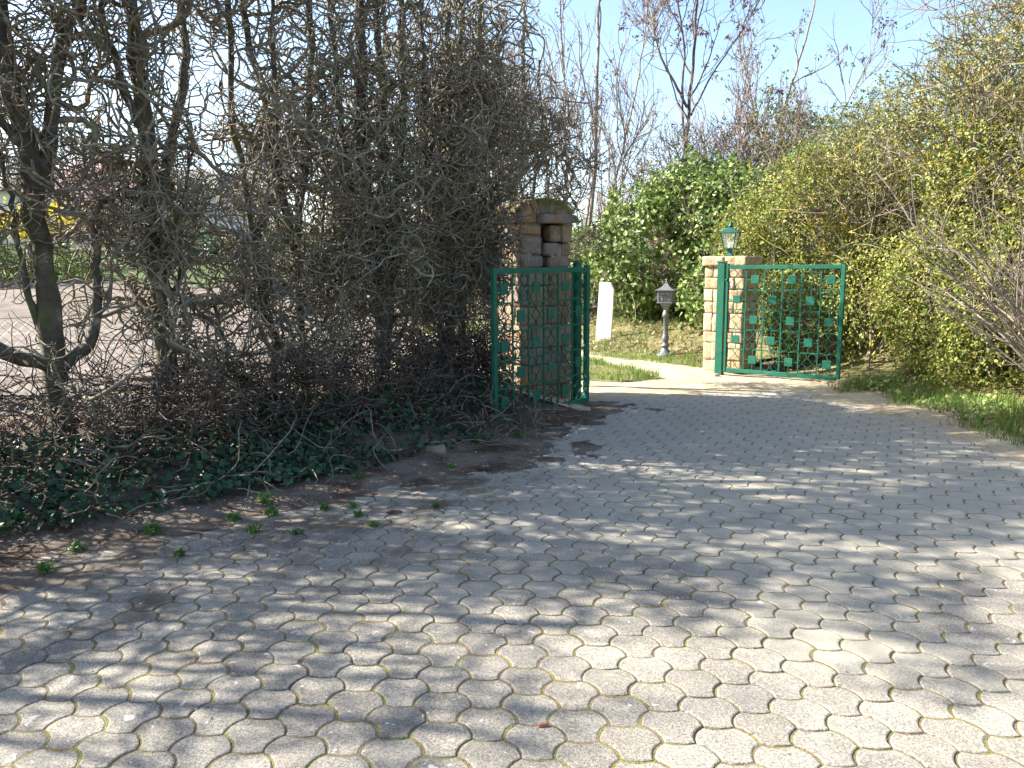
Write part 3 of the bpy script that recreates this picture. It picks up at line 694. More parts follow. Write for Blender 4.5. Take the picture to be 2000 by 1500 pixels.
# ------------------------------------------------------------------ left hornbeam hedge
def hedge_steer(s0, half_s, tw, ztop, t0=0.):
    def f(p):
        s, t = hedge_st(p[:, 0], p[:, 1]); f_ = np.zeros_like(p); z = p[:, 2]
        smax = np.where((z < 2.35) & (t0 > -.5), 4.12, 9.)
        ds = -np.clip((np.abs(s-s0)-half_s)/.3, 0, 1)*np.sign(s-s0) - np.clip((s-smax)/.15, 0, 1)*2
        lim = np.where((s > 2.8) & (z < 1.75), .12, tw)
        dt = -np.clip((np.abs(t-t0)-lim)/.2, 0, 1)*np.sign(t-t0)*np.where(s > 2.9, 1.6, 1.)
        f_[:, 0] = (HU[0]*ds+HNv[0]*dt)*.8; f_[:, 1] = (HU[1]*ds+HNv[1]*dt)*.8
        f_[:, 2] = -np.clip((p[:, 2]-ztop)/.3, 0, 1)*.9+np.clip((.25-p[:, 2])/.2, 0, 1)*.9
        return f_
    return f
def hweight(p):   # sparse window between 0.8 and 1.9 m on the left part, dense low, dense high
    s, t = hedge_st(p[:, 0], p[:, 1]); z = p[:, 2]
    low = sstep(.5, .8, z)*sstep(2.0, 1.5, z); win = -low*(.05+.75*sstep(.9, 2.1, s))
    return (1-win)*(1-np.where(s > 2., .4, .0)*sstep(3.1, 3.7, z))
def hedge_tree(s0, t0, label, trunk_pts, trunk_r, limbs, seed, ztop, tw=.75, half=.75, dens=1., base=None, sunlit=False, twm='twig', zlow=.3):
    rg = np.random.default_rng(seed); dens = dens*.90; bp = hp(s0, t0) if base is None else np.array([base[0], base[1], 0.]); bp[2] = float(gz(bp[0], bp[1]))-.05
    t = thing('hornbeam_tree', tuple(bp), label, 'tree', 'pruned hornbeams of the left hedge')
    m = MB(); Pm = []
    def path(pts, r0, r1, k=9, jit=.02):
        q = smoothpath([bp+np.array([HU[0]*a+HNv[0]*b_, HU[1]*a+HNv[1]*b_, z]) for a, b_, z in pts], 26)
        q[1:] += rg.normal(size=(25, 3))*jit*.5; r = np.linspace(r0, r1, 26)*(1+.10*rg.normal(size=26)); r[0] *= 1.35; r[1] *= 1.12
        poly(m, q, r, k); Pm.append((q, r))
    path(trunk_pts, trunk_r, trunk_r*.45)
    for lp, r0 in limbs: path(lp, r0, r0*.45, 7)
    rel(t, m).build('trunk', M['trunk'], t, smooth=True)
    P0 = np.stack([q for q, r in Pm]); R0 = np.stack([r for q, r in Pm])
    hs0, ht0 = (s0, 0.) if base is None else [float(v) for v in hedge_st(bp[0], bp[1])]
    st = hedge_steer(hs0, half, tw, ztop, ht0)
    up = lambda p: np.where(p[:, 2] > 1.2, 1., .9)*(p[:, 2] > zlow)
    # limbs
    nL = int(42*dens); p, d, r = spawn(rg, P0, R0, nL, .9, .08, lambda p: up(p)*(.3+.7*hweight(p)), .5)
    P1, R1 = grow(rg, p, d, rg.uniform(.7, 1.5, nL), np.clip(r*.5, .011, .03), .007, 14, .30, .12, st)
    nB = int(290*dens); p, d, r = spawn(rg, P1, R1, nB, 1., .1, hweight, .4)
    P2, R2 = grow(rg, p, d, rg.uniform(.35, .95, nB), rg.uniform(.007, .0135, nB), .0048, 13, .40, .03, st)
    m = MB(); tubes(m, P1, R1, 6); tubes(m, P2, R2, 5)
    nT = int(1250*dens); Pb = np.concatenate([P2]); p, d, r = spawn(rg, Pb, R2, nT, 1., .1, hweight, .3)
    P3, R3 = grow(rg, p, d, rg.uniform(.18, .55, nT), rg.uniform(.0042, .0078, nT), .0028, 9, .46, .02, st)
    # shoots of the low tangle
    nQ = int(480*dens); s = s0+rg.uniform(-half, half, nQ); tt = rg.uniform(-.5, 1., nQ)*np.where(s > 2.9, .28, 1.05); q = np.stack([HC0[0]+HU[0]*s+HNv[0]*tt, HC0[1]+HU[1]*s+HNv[1]*tt, rg.uniform(.2, .85, nQ)**1.2], 1)
    if base is not None: q = q[:0]; nQ = 0
    P5, R5 = grow(rg, q, rg.normal(size=(nQ, 3))*np.array([1, 1, .35]), rg.uniform(.3, .7, nQ), .0055, .0022, 8, .3, .0, st)
    nW = int(1300*dens); p, d, r = spawn(rg, P3, R3, nW, 1., .2, None, .4)
    P4, R4 = grow(rg, p, d, rg.uniform(.06, .20, nW), rg.uniform(.0024, .0036, nW), .0013, 4, .35)
    tubes(m, P3, R3, 4); tubes(m, P4, R4, 3)
    if nQ: lt = MB(); tubes(lt, P5, R5, 4); rel(t, lt).build('low_twigs', M['low_twig'], t, smooth=True)
    rel(t, m).build('crown', M[twm], t, smooth=True)
    nD = int(260*dens); i = rg.integers(0, nW, nD); pp = P4[i, -1]; pp = np.concatenate([pp]+[pp[rg.random(nD) < .5]+rg.normal(size=((0), 3))] if False else [pp])
    m = MB(); leaves(m, pp, rg.normal(size=(len(pp), 3)), rg.uniform(.03, .065, len(pp)), rg, 'dry', .5, 1., 1.2, .3); tag(rel(t, m).build('dry_foliage', M['dry'], t), kind='stuff')
    return t
SPEC = [
    (-7.2, 0, 'off'), (-6.1, 0, 'off'), (-5.0, 0, 'off'), (-4.0, 0, 'off'), (-3.0, 0, 'off'), (-2.0, 0, 'off'), (-1.05, 0, 'off')]
names = ['farthest outside the left border of the view', 'second along the row, behind the viewer on the left', 'third along the row, left of the view', 'fourth along the row, left of the view', 'fifth along the row, left of the view', 'sixth along the row, just left of the view', 'slim bare hornbeam at the very left border, beside the thick forked trunk']
for (s0, t0, _), lb in zip(SPEC, names):
    hi = 5.6 if s0 < -4.5 else 4.2 if s0 < -2.5 or s0 > -1.5 else 3.4
    hedge_tree(s0, t0, ('tall bare hornbeam ' + lb) if 'hornbeam' not in lb else lb, [(0, 0, 0), (.05, 0, 1.0), (-.05, .03, 2.2), (.08, 0, 3.6), (0, 0, hi-.3)], .045,
               [([(0, 0, .9), (.3, .1, 1.7), (.35, .05, 3.0), (.5, 0, hi-.6)], .03), ([(0, 0, 1.2), (-.3, -.1, 2.0), (-.4, .0, 3.4), (-.5, .1, hi-.8)], .028)], 100+int(s0*10), hi, .6, .75, .17 if s0 < -4.5 else .26 if s0 < -2.5 else .55 if s0 < -1.5 else .75)
hedge_tree(0, 0, 'thick mossy hornbeam with a curved side limb, first large trunk from the left', [(0, 0, -.02), (-.02, 0, .5), (-.01, 0, 1.3), (-.03, 0, 1.9), (-.12, .02, 2.6), (-.15, 0, 3.4), (-.1, 0, 4.6)], .086,
           [([(0, 0, .62), (-.35, .05, .75), (-.62, .05, 1.1), (-.75, 0, 1.9), (-.7, 0, 3.2)], .05),
            ([(.02, .02, .62), (.22, .06, .75), (.30, .06, 1.15), (.29, .04, 1.55), (.36, .03, 1.78), (.62, .0, 1.85)], .042),
            ([(0, 0, 1.85), (.12, .03, 2.3), (.2, .05, 2.8), (.45, .05, 3.3), (.5, 0, 4.3)], .05),
            ([(0, 0, .7), (-.13, -.03, 1.1), (-.16, 0, 1.6), (-.25, 0, 2.4)], .026), ([(0, 0, 2.0), (-.3, .1, 2.4), (-.5, .1, 3.2), (-.6, 0, 4.0)], .03)], 1, 4.2, .7, .75, 1.05)
hedge_tree(.74, .0, 'dark straight hornbeam trunk with a knobbly top, second thick trunk from the left', [(0, 0, 0), (.0, 0, .6), (-.02, 0, 1.2), (-.04, .02, 1.8), (-.02, 0, 2.3), (-.06, 0, 2.9), (.0, 0, 4.6)], .078,
           [([(0, 0, 1.75), (.1, .03, 2.1), (.28, .05, 2.7), (.3, 0, 3.6), (.4, 0, 4.3)], .04), ([(0, 0, 2.2), (-.2, .05, 2.6), (-.3, 0, 3.4), (-.25, 0, 4.4)], .035), ([(0, 0, .9), (.14, .05, 1.3), (.16, .05, 1.7), (.3, .04, 2.2)], .02)], 2, 4.2, .7, .6, 1.05)
hedge_tree(1.47, .05, 'slender hornbeam with a bowed mossy foot, between the second and fourth trunks', [(.0, 0, .0), (.12, 0, .3), (.12, 0, .75), (.0, 0, 1.2), (-.02, 0, 1.7), (-.12, 0, 2.5), (-.05, 0, 4.5)], .036,
           [([(0, 0, 1.5), (.2, .03, 2.0), (.25, 0, 3.0), (.3, 0, 4.2)], .028), ([(0, 0, .3), (-.3, .1, .5), (-.4, .1, 1.0)], .03)], 3, 4.2, .7, .6, .9)
hedge_tree(1.90, -.05, 'Y forked hornbeam trunk just left of the hedge centre', [(0, 0, .0), (-.02, 0, .7), (-.03, 0, 1.3), (-.03, 0, 1.62), (.12, 0, 2.2), (.2, 0, 3.0), (.2, 0, 4.6)], .046,
           [([(-.03, 0, 1.58), (-.16, .03, 1.85), (-.2, .03, 2.4), (-.36, 0, 3.2), (-.4, 0, 4.3)], .042), ([(0, 0, .9), (.2, .05, 1.5), (.3, 0, 2.4)], .02)], 4, 4.2, .7, .55, .95)
hedge_tree(2.66, 0, 'broad dark multi stemmed hornbeam in the middle of the dense part of the hedge', [(0, 0, .0), (.0, 0, .5), (.02, 0, 1.0), (-.08, 0, 1.5), (-.16, 0, 2.2), (-.1, 0, 3.0), (-.1, 0, 4.7)], .085,
           [([(0, 0, .5), (.12, .03, 1.0), (.16, 0, 1.7), (.3, 0, 2.5), (.35, 0, 4.2)], .055), ([(0, 0, .9), (-.14, .03, 1.5), (-.32, 0, 2.3), (-.4, 0, 3.6)], .045), ([(0, 0, 1.3), (.05, .05, 1.9), (.1, 0, 2.8), (.05, 0, 4.4)], .045)], 5, 3.85, .75, .6, 1.45)
hedge_tree(3.38, .05, 'bushy hornbeam with many thin upright stems beside the shaded gate', [(0, 0, .0), (.05, 0, .7), (.0, 0, 1.5), (.1, 0, 2.5), (.1, 0, 4.5)], .05,
           [([(0, 0, .3), (.15, .03, 1.0), (.2, 0, 2.1), (.3, 0, 4.0)], .032), ([(0, 0, .3), (-.15, .03, 1.0), (-.2, 0, 2.0), (-.2, 0, 3.8)], .032), ([(0, 0, 1.2), (.3, .0, 2.0), (.5, 0, 3.2)], .026)], 6, 3.85, .7, .55, 1.6)
hedge_tree(3.72, -.1, 'last hornbeam of the hedge, its twigs hanging over the arched pillar', [(0, 0, .0), (-.05, 0, .8), (.1, 0, 1.8), (.25, 0, 2.7), (.3, 0, 4.2)], .05,
           [([(0, 0, .8), (.1, -.1, 1.9), (.5, -.1, 2.6), (.75, 0, 3.4)], .03), ([(0, 0, .6), (-.2, .03, 1.4), (-.2, 0, 2.8), (-.1, 0, 4.0)], .03)], 7, 3.85, .55, .5, 1.15)
hedge_tree(4.75, 0, 'pale grey bare hornbeam rising behind the arched pillar', [(0, 0, .0), (.05, 0, 1.0), (.0, 0, 2.2), (.2, 0, 3.2), (.2, 0, 4.4)], .05,
           [([(0, 0, 1.5), (.35, 0, 2.4), (.5, 0, 3.2), (.45, 0, 4.0)], .03), ([(0, 0, 1.2), (-.3, .0, 2.2), (-.35, 0, 3.8)], .03), ([(0, 0, 2.0), (.1, 0, 2.6), (.6, 0, 3.0)], .026)], 8, 4.4, .75, .8, 1.1, base=(.02, 9.5), twm='twig_grey', zlow=1.9)

# ivy bank, leaf litter and wire fence of the left hedge
rg = np.random.default_rng(50)
n = 15000; s = rg.uniform(-5.0, 3.75, n); tt = .55+rg.random(n)**.8*.85-.15*rg.random(n)
x = HC0[0]+HU[0]*s+HNv[0]*tt; y = HC0[1]+HU[1]*s+HNv[1]*tt
keep = (left_edge(x, y) < .02+.09*vnoise(np.stack([x, y], 1), 2.5, 3)) & (rg.random(n) < .35+.65*sstep(-.2, .15, fbm(np.stack([x, y], 1), 1.7, 8, 2)+.25*(s < 1.5)))
x, y = x[keep], y[keep]; hmax = .05+.16*(.5+.5*vnoise(np.stack([x, y], 1), 3, 9))*sstep(.0, -.3, left_edge(x, y))+.03
z = gz(x, y)+.22*sstep(.05, -.7, left_edge(x, y))*.2+hmax*rg.random(len(x))**.6
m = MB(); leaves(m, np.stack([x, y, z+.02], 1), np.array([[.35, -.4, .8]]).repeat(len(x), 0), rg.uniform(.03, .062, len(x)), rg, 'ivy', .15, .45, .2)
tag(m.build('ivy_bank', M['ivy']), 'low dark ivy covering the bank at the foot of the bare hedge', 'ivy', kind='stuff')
n = 9000; s = rg.uniform(-4.5, 4.2, n); tt = rg.uniform(-1.5, 1.3, n); x = HC0[0]+HU[0]*s+HNv[0]*tt; y = HC0[1]+HU[1]*s+HNv[1]*tt
m = MB(); leaves(m, np.stack([x, y, gz(x, y)+.02+.05*rg.random(n)], 1), np.array([[0, 0, 1.]]).repeat(n, 0), rg.uniform(.03, .07, n), rg, 'dry', .5, .5, 0, .3)
n = 260; x = rg.uniform(-3.5, 1.0, n); y = rg.uniform(3.2, 7.8, n); le = left_edge(x, y); k_ = (le > 0) & (le < .35+.2*rg.random(n)); x, y = x[k_], y[k_]
leaves(m, np.stack([x, y, edge_soil_z(x, y)+.012], 1), np.array([[0, 0, 1.]]).repeat(len(x), 0), rg.uniform(.02, .045, len(x)), rg, 'dry', .5, .4, 0, .3)
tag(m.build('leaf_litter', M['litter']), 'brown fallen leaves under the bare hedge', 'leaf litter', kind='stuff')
# fallen sticks as part of the litter
n = 420; s = rg.uniform(-4, 3.8, n); tt = rg.uniform(.3, 1.42, n); p = np.stack([HC0[0]+HU[0]*s+HNv[0]*tt, HC0[1]+HU[1]*s+HNv[1]*tt, 0*s], 1); p[:, 2] = gz(p[:, 0], p[:, 1])+.04+.18*rg.random(n)
P, R = grow(rg, p, rg.normal(size=(n, 3))*np.array([1, 1, .25]), rg.uniform(.15, .6, n), .005, .0025, 8, .22)
P[..., 2] = np.maximum(P[..., 2], gz(P[..., 0], P[..., 1])+.01)
m = MB(); tubes(m, P, R, 4); tag(m.build('fallen_sticks', M['twig_grey']), 'dead sticks and shoots poking through the ivy bank', 'sticks', kind='stuff')

ft = thing('wire_fence', tuple(hp(0, -.85)), 'thin chain link fence behind the bare hedge', 'fence')
m = MB(); s0, s1, h0, h1 = -3.2, 3.6, .12, 1.12; st = .075
A_ = []; 
for c in np.arange(s0-(h1-h0), s1, st):
    for sg in (1, -1):
        a0, a1 = (c, c+(h1-h0)); lo, hi = max(a0, s0), min(a1, s1)
        if hi <= lo: continue
        zz0 = h0+(lo-c) if sg > 0 else h1-(lo-c); zz1 = h0+(hi-c) if sg > 0 else h1-(hi-c)
        A_.append([hp(lo, -.85+sg*.002, zz0), hp((lo+hi)/2, -.85+sg*.002, (zz0+zz1)/2), hp(hi, -.85+sg*.002, zz1)])
tubes(m, np.array(A_), np.full((len(A_), 3), .0016), 3)
rel(ft, m).build('wire_mesh', M['grey_metal'], ft)
for z_ in (.12, .62, 1.13):
    m = MB(); poly(m, [hp(s0, -.86, z_), hp(s1, -.86, z_)], .002, 4); rel(ft, m).build('tension_wire', M['grey_metal'], ft)
for q in (-2.6, -.35, 1.2, 3.3):
    m = MB(); poly(m, [hp(q, -.88, -.1), hp(q, -.88, 1.2)], .02, 8); rel(ft, m).build('post', M['gate'] if q > 0 else M['grey_metal'], ft)

# ------------------------------------------------------------------ weeds on the driveway
def weed(m, rg, size):
    n = int(rg.integers(16, 30)); a = rg.random(n)*2*np.pi; r = size*(.15+.6*rg.random(n)); p = np.stack([r*np.cos(a)*.5, r*np.sin(a)*.5, .01+size*.25*rg.random(n)], 1)
    d = np.stack([np.cos(a), np.sin(a), .7+0*a], 1); leaves(m, p, d, size*.45*rg.uniform(.6, 1.2, n), rg, 'long', .3, .35, -.3)
    q_ = np.repeat(p, 3, 0)*np.array([.9, .9, 0])+rg.normal(size=(3*n, 3))*size*.12*np.array([1, 1, 0]); blades(m, q_, size*rg.uniform(.3, .7, 3*n), .0022, rg, 1.2)
from_px = [(30, 1045, .20, 'large dark green weed clump at the left border below the ivy'), (210, 985, .18, 'feathery weed clump against the ivy bank'), (415, 975, .14, 'bright leafy weed rosette below the ivy bank'), (150, 1075, .10, 'flat weed on the soil near the left border'), (300, 1040, .10, 'spreading weed between buried pavers left of the rosette'),
           (520, 985, .12, 'yellow green grass tuft right of the bright rosette'), (455, 1015, .08, None), (530, 1005, .09, None), (495, 1037, .08, None), (635, 995, .07, None), (690, 990, .06, None), (580, 1043, .06, None), (730, 1028, .06, None), (700, 1008, .06, None), (880, 917, .06, None), (930, 875, .09, 'small weed at the hedge corner near the shaded gate'), (1010, 855, .07, None), (90, 1115, .08, None), (700, 940, .06, None), (350, 1085, .06, None), (850, 990, .05, None)]
Mx = np.array(co.matrix_world.to_3x3())
def gp(px, py):
    d = Mx@np.array([(px-1000)/1500, (750-py)/1500, -1.]); t_ = -EYE/d[2]; return d[0]*t_, d[1]*t_
rg = np.random.default_rng(60)
for px, py, s, lb in from_px:
    x, y = gp(px, py); m = MB(); s *= 1.1; weed(m, rg, s)
    z = max(0., float(edge_soil_z(np.array([x]), np.array([y]))[0]))
    tag(m.build('weed', M['weed'], loc=(x, y, z)), lb or 'tiny green weed growing in a joint of the dirty pavers', 'weed', 'weeds on the driveway')
# moss and grass sprigs in the joints: uncountable
n = 5200; ti = rg.integers(0, len(cc), n); ej = rg.integers(0, K, n); p2 = cc[ti]+(out[ej]-cen); dens_ = fbm(p2, .9, 71, 3)
keep = (dens_ > .12) & (p2[:, 1] < 8.3); p2 = p2[keep]+rg.normal(size=(keep.sum(), 2))*.002
m = MB(); blades(m, np.c_[p2, np.full(len(p2), -.008)+.010*fbm(p2, .5, 11, 2)], rg.uniform(.008, .020, len(p2)), .0018, rg, 1.2)
tag(m.build('joint_moss', M['weed']), 'tiny moss and grass sprigs in the paver joints', 'moss', kind='stuff')

# ------------------------------------------------------------------ grass
def grass(name, label, x, y, h, rg, matn='grass', zf=gz, w=.0035):
    m = MB(); blades(m, np.stack([x, y, zf(x, y)], 1), h, w, rg, 1.1); return tag(m.build(name, M[matn]), label, 'grass', kind='stuff')
n = 9000; x = rg.uniform(0, 2.1, n); y = rg.uniform(9.3, 12.3, n); k_ = poly_sd(x, y, ISLAND)+.15*nz2(x, y, 3, 8) > 0.02; x, y = x[k_], y[k_]
grass('grass_tufts', 'patch of grass between the wheel tracks beyond the open gate', x, y, rg.uniform(.04, .13, len(x))*(1+.5*nz2(x, y, 2, 4)), rg, zf=lambda x, y: np.full(x.shape, .02))
BANK = [(-2.8, 18.9), (2.70, 10.95), (3.1, 10.75), (5, 12), (3, 16), (-1, 19)]
n = 42000; x = rg.uniform(-2.8, 3.6, n); y = rg.uniform(10.4, 18, n); k_ = (poly_sd(x, y, BANK)+.15*nz2(x, y, 2, 8) > -.08) & (nz2(x, y, 1.5, 17)+.75 > .8*poly_sd(x, y, BANK)-.1); x, y = x[k_], y[k_]
grass('bank_grass', 'grass on the bank round the letterbox foot', x, y, rg.uniform(.04, .15, len(x))*(1+.5*nz2(x, y, 2, 4)), rg)
def verge_z(x, y): return -.02+.05*sstep(-.15, .25, right_edge(x, y)+.15*nz2(x, y, 2.2, 4))+np.clip(gz(x, y), 0, 1)
n = 22000; x = rg.uniform(3.7, 5.6, n); y = rg.uniform(2.5, 9.6, n); r = right_edge(x, y); k_ = (r+.22*nz2(x, y, 2.6, 28) > .0) & (r < .9) & (nz2(x, y, 1.8, 27)+.45 > .25*(y > 8)+.1) ; x, y = x[k_], y[k_]
grass('verge_grass', 'green grass on the verge along the right edge of the driveway', x, y, rg.uniform(.04, .20, len(x))*(1+.6*nz2(x, y, 2, 4)), rg, zf=verge_z, w=.003)
n = 5200; x = rg.uniform(3.3, 5.8, n); y = rg.uniform(2.5, 11.2, n); k_ = (right_edge(x, y) > .12) | ((right_edge(x, y) > -.5) & (rg.random(n) < .12)); x, y = x[k_], y[k_]
m = MB(); leaves(m, np.stack([x, y, verge_z(x, y)+.02], 1), np.array([[0, 0, 1.]]).repeat(len(x), 0), rg.uniform(.03, .06, len(x)), rg, 'dry', .5, .5, 0, .3)
n = 5200; x = rg.uniform(-1, 3.4, n); y = rg.uniform(10.8, 16.5, n); q = poly_sd(x, y, BANK); k_ = (q > .35+.3*nz2(x, y, 1, 3)) & (q < 1.9); x, y = x[k_], y[k_]
leaves(m, np.stack([x, y, gz(x, y)+.03+.05*rg.random(len(x))], 1), np.array([[0, 0, 1.]]).repeat(len(x), 0), rg.uniform(.04, .09, len(x)), rg, 'dry', .5, .6, 0, .3)
tag(m.build('sunlit_leaf_litter', M['litter_sun']), 'pale dry leaves on the bank and along the right hedge foot', 'leaf litter', kind='stuff')
n = 700; x = rg.uniform(4.05, 4.9, n); y = rg.uniform(6.4, 9.3, n); k_ = (right_edge(x, y) > .12) & (nz2(x, y, 2, 77) > -.05); x, y = x[k_], y[k_]
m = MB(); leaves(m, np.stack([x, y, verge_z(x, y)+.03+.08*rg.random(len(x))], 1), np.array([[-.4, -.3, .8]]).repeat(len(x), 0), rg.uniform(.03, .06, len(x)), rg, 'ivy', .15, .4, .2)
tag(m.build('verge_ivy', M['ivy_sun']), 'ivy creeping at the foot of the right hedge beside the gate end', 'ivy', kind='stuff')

# pebbles and crumbs on the soil and sand
def pebbles(m, p, s, rg):
    N = len(p); o6 = np.array([[1, 0, 0], [0, 1, 0], [-1, 0, 0], [0, -1, 0], [0, 0, .7], [0, 0, -.7]])
    a = rg.random(N)*6.28; c, s_ = np.cos(a)[:, None], np.sin(a)[:, None]; q = o6[None]*(1+rg.normal(size=(N, 6, 1))*.25)*np.stack([np.ones(N), rg.uniform(.5, 1, N), rg.uniform(.5, .9, N)], 1)[:, None]*np.asarray(s)[:, None, None]
    V = np.stack([q[..., 0]*c-q[..., 1]*s_, q[..., 0]*s_+q[..., 1]*c, q[..., 2]], -1)+p[:, None]
    f = np.array([[0, 1, 4], [1, 2, 4], [2, 3, 4], [3, 0, 4], [1, 0, 5], [2, 1, 5], [3, 2, 5], [0, 3, 5]])
    m.add(V, ((np.arange(N)*6)[:, None, None]+f[None]).reshape(-1, 3))
n = 6000; x = rg.uniform(-4.5, 5.0, n); y = rg.uniform(1.8, 10.5, n); le = left_edge(x, y); re = right_edge(x, y)
k_ = ((le > 0) & (le < 1.5) & (rg.random(n) < .55)) | ((re > -.9) & (re < .7)) | ((poly_sd(x, y, SANDPOLY) > 0) & (rg.random(n) < .8)) | ((le > 0) & (re < 0) & (rg.random(n) < .06)); x, y = x[k_], y[k_]
zz_ = np.maximum(edge_soil_z(x, y)*(left_edge(x, y) < 1.9), 0)+np.where(poly_sd(x, y, SANDPOLY) > .1, .012, .003)+np.where(right_edge(x, y) > -.3, .012, 0)
m = MB(); pebbles(m, np.stack([x, y, zz_], 1), rg.uniform(.003, .010, len(x))*(1+1.2*(rg.random(len(x)) < .06)), rg)
tag(m.build('pebbles', M['pebble']), 'small pebbles and crumbs scattered on the soil and sand', 'pebbles', kind='stuff')

# ------------------------------------------------------------------ shrubs
def shell(rg, ell, n, depth=.45, rough=.35, cut=None, seed=0):
    """points near the lumpy surface of a union of ellipsoids (cx,cy,cz,rx,ry,rz) + outward normals"""
    ell = np.array(ell, float); w = ell[:, 3]*ell[:, 5]; i = rg.choice(len(ell), n, p=w/w.sum()); d = norm(rg.normal(size=(n, 3)))
    c, r = ell[i, :3], ell[i, 3:]
    k = 1-depth*rg.random(n)**1.6; bump_ = 1+rough*.5*vnoise(c+d*r, 1.9, seed)+rough*.35*vnoise(c+d*r, 4.5, seed+1)
    p = c+d*r*(k*bump_)[:, None]
    inside = np.zeros(n)
    for e in ell: inside = np.maximum(inside, 1-np.sum(((p-e[:3])/e[3:])**2, 1))
    ok = (inside < .62) & (p[:, 2] > gz(p[:, 0], p[:, 1])+.03)
    if cut is not None: ok &= cut(p)
    return p[ok], norm(d/r)[ok]
def gaps(p, sc, thr, seed): return vnoise(p, sc, seed)+.5*vnoise(p, sc*2.3, seed+3) > thr
def shrub(name, label, cat, ell, n, leafm, size, shape, seed, twm='twig_grey', ntw=500, twl=.5, group=None, gap=(-.45, 2.2), twr=.004, up=.05, rough=.35, cut=None, dark=1.):
    rg = np.random.default_rng(seed); e0 = ell[0]
    t = thing(name, (e0[0], e0[1], float(gz(e0[0], e0[1]))), label, cat, group)
    p, nn = shell(rg, ell, int(n*.55), .5, rough, cut, seed)
    if gap: k_ = gaps(p, gap[1], gap[0], seed); p, nn = p[k_], nn[k_]
    LF = MB(); leaves(LF, p, nn+np.array([0, 0, .25]), size*rg.uniform(.62, 1.15, len(p))**1.7*1.15, rg, shape, .2, .65, .35)
    # inner stems and outer twigs
    m = MB(); E_ = np.array(ell)
    ns = max(12, ntw//14); i = rg.integers(0, len(E_), ns); b0 = np.c_[E_[i, 0]+rg.normal(size=ns)*E_[i, 3]*.35, E_[i, 1]+rg.normal(size=ns)*E_[i, 4]*.35, np.zeros(ns)]; b0[:, 2] = gz(b0[:, 0], b0[:, 1])-.03
    tgt = E_[i, :3]+norm(rg.normal(size=(ns, 3))+np.array([0, 0, .5]))*E_[i, 3:]*.8; d = tgt-b0; L = np.linalg.norm(d, axis=1)
    def st(p_): return np.zeros_like(p_)
    P1, R1 = grow(rg, b0, d, L, .016, .006, 10, .10, .0)
    p, d, r = spawn(rg, P1, R1, ntw, .9, .3, None, .6); P2, R2 = grow(rg, p, d, rg.uniform(.4, 1., ntw)*twl*1.3, twr*1.3, twr*.6, 7, .18, up)
    tubes(m, P1, R1, 5); tubes(m, P2, R2, 3)
    ps, ns_ = shell(rg, ell, max(ntw, n//26), .3, rough, cut, seed); P3, R3 = grow(rg, ps-ns_*.1, ns_+rg.normal(size=ps.shape)*.5, rg.uniform(.3, 1., len(ps))*twl*.8, twr, twr*.5, 6, .2, up)
    tubes(m, P3, R3, 3)
    nl = int(n*.40); pl, dl, _ = spawn(rg, P3, R3, nl, 1., .1, None, .6)
    if cut is not None: k_ = cut(pl); pl, dl = pl[k_], dl[k_]
    lm = MB(); leaves(lm, pl, dl+np.array([0, 0, .5]), rg.uniform(size*.5, size*1.2, len(pl)), rg, shape, .2, .5, .1); LF.v.append(lm.v[0]); [LF.f.append(f+LF.n) for f in lm.f]; LF.n += lm.n
    rel(t, LF).build('foliage', M[leafm], t)
    rel(t, m).build('branchwork', M[twm], t); return t

# right hedge from the pillar to the right border
shrub('hedge_shrub', 'yellow green privet shrub right behind the sunlit gate', 'shrub', [(4.55, 11.3, .9, 1.15, .9, 1.0), (4.75, 11.4, 2.1, 1.25, .9, 1.15), (3.9, 11.9, 1.75, .8, .7, .75), (5.1, 10.35, .9, .95, .85, 1.2), (4.2, 10.7, .5, .7, .5, .6)], 80000, 'privet', .042, 'oval', 301, 'twig_grey', 700, .35, 'shrubs of the right hedge', cut=lambda p: (p[:, 1] > 9.75-.0*p[:, 0]) & ((p[:, 0]-2.78)*.6+(p[:, 1]-10.33)*.8 > .12) & ~((np.abs(p[:, 0]-3.2) < .42) & (p[:, 1] < 11.2)))
shrub('hedge_shrub', 'broad yellow green privet shrub between the gate end and the dry brown shrub', 'shrub', [(5.35, 9.1, 1.0, 1.0, 1.0, 1.15), (5.5, 8.0, 1.0, .95, 1.0, 1.2), (5.7, 8.8, 2.2, 1.05, 1.25, 1.2)], 110000, 'privet', .040, 'oval', 302, 'twig_grey', 900, .35, 'shrubs of the right hedge', cut=lambda p: p[:, 0] > 4.22)
shrub('hedge_shrub', 'greener hedge shrub at the right border behind the dry brown stems', 'shrub', [(5.75, 6.9, 1.0, .95, 1.0, 1.2), (6.0, 6.2, 1.9, 1.0, 1.2, .9), (6.2, 7.4, 2.4, 1.0, 1.1, .8)], 50000, 'privet_green', .040, 'oval', 303, 'twig_grey', 700, .4, 'shrubs of the right hedge', cut=lambda p: p[:, 0] > 4.7)
shrub('hedge_shrub', 'right hedge shrub nearest the viewer, outside the right border', 'shrub', [(6.4, 4.6, 1.1, 1.0, 1.4, 1.3), (6.5, 2.8, 1.1, 1.0, 1.4, 1.2)], 14000, 'privet_green', .04, 'oval', 304, 'twig_grey', 250, .4, 'shrubs of the right hedge')
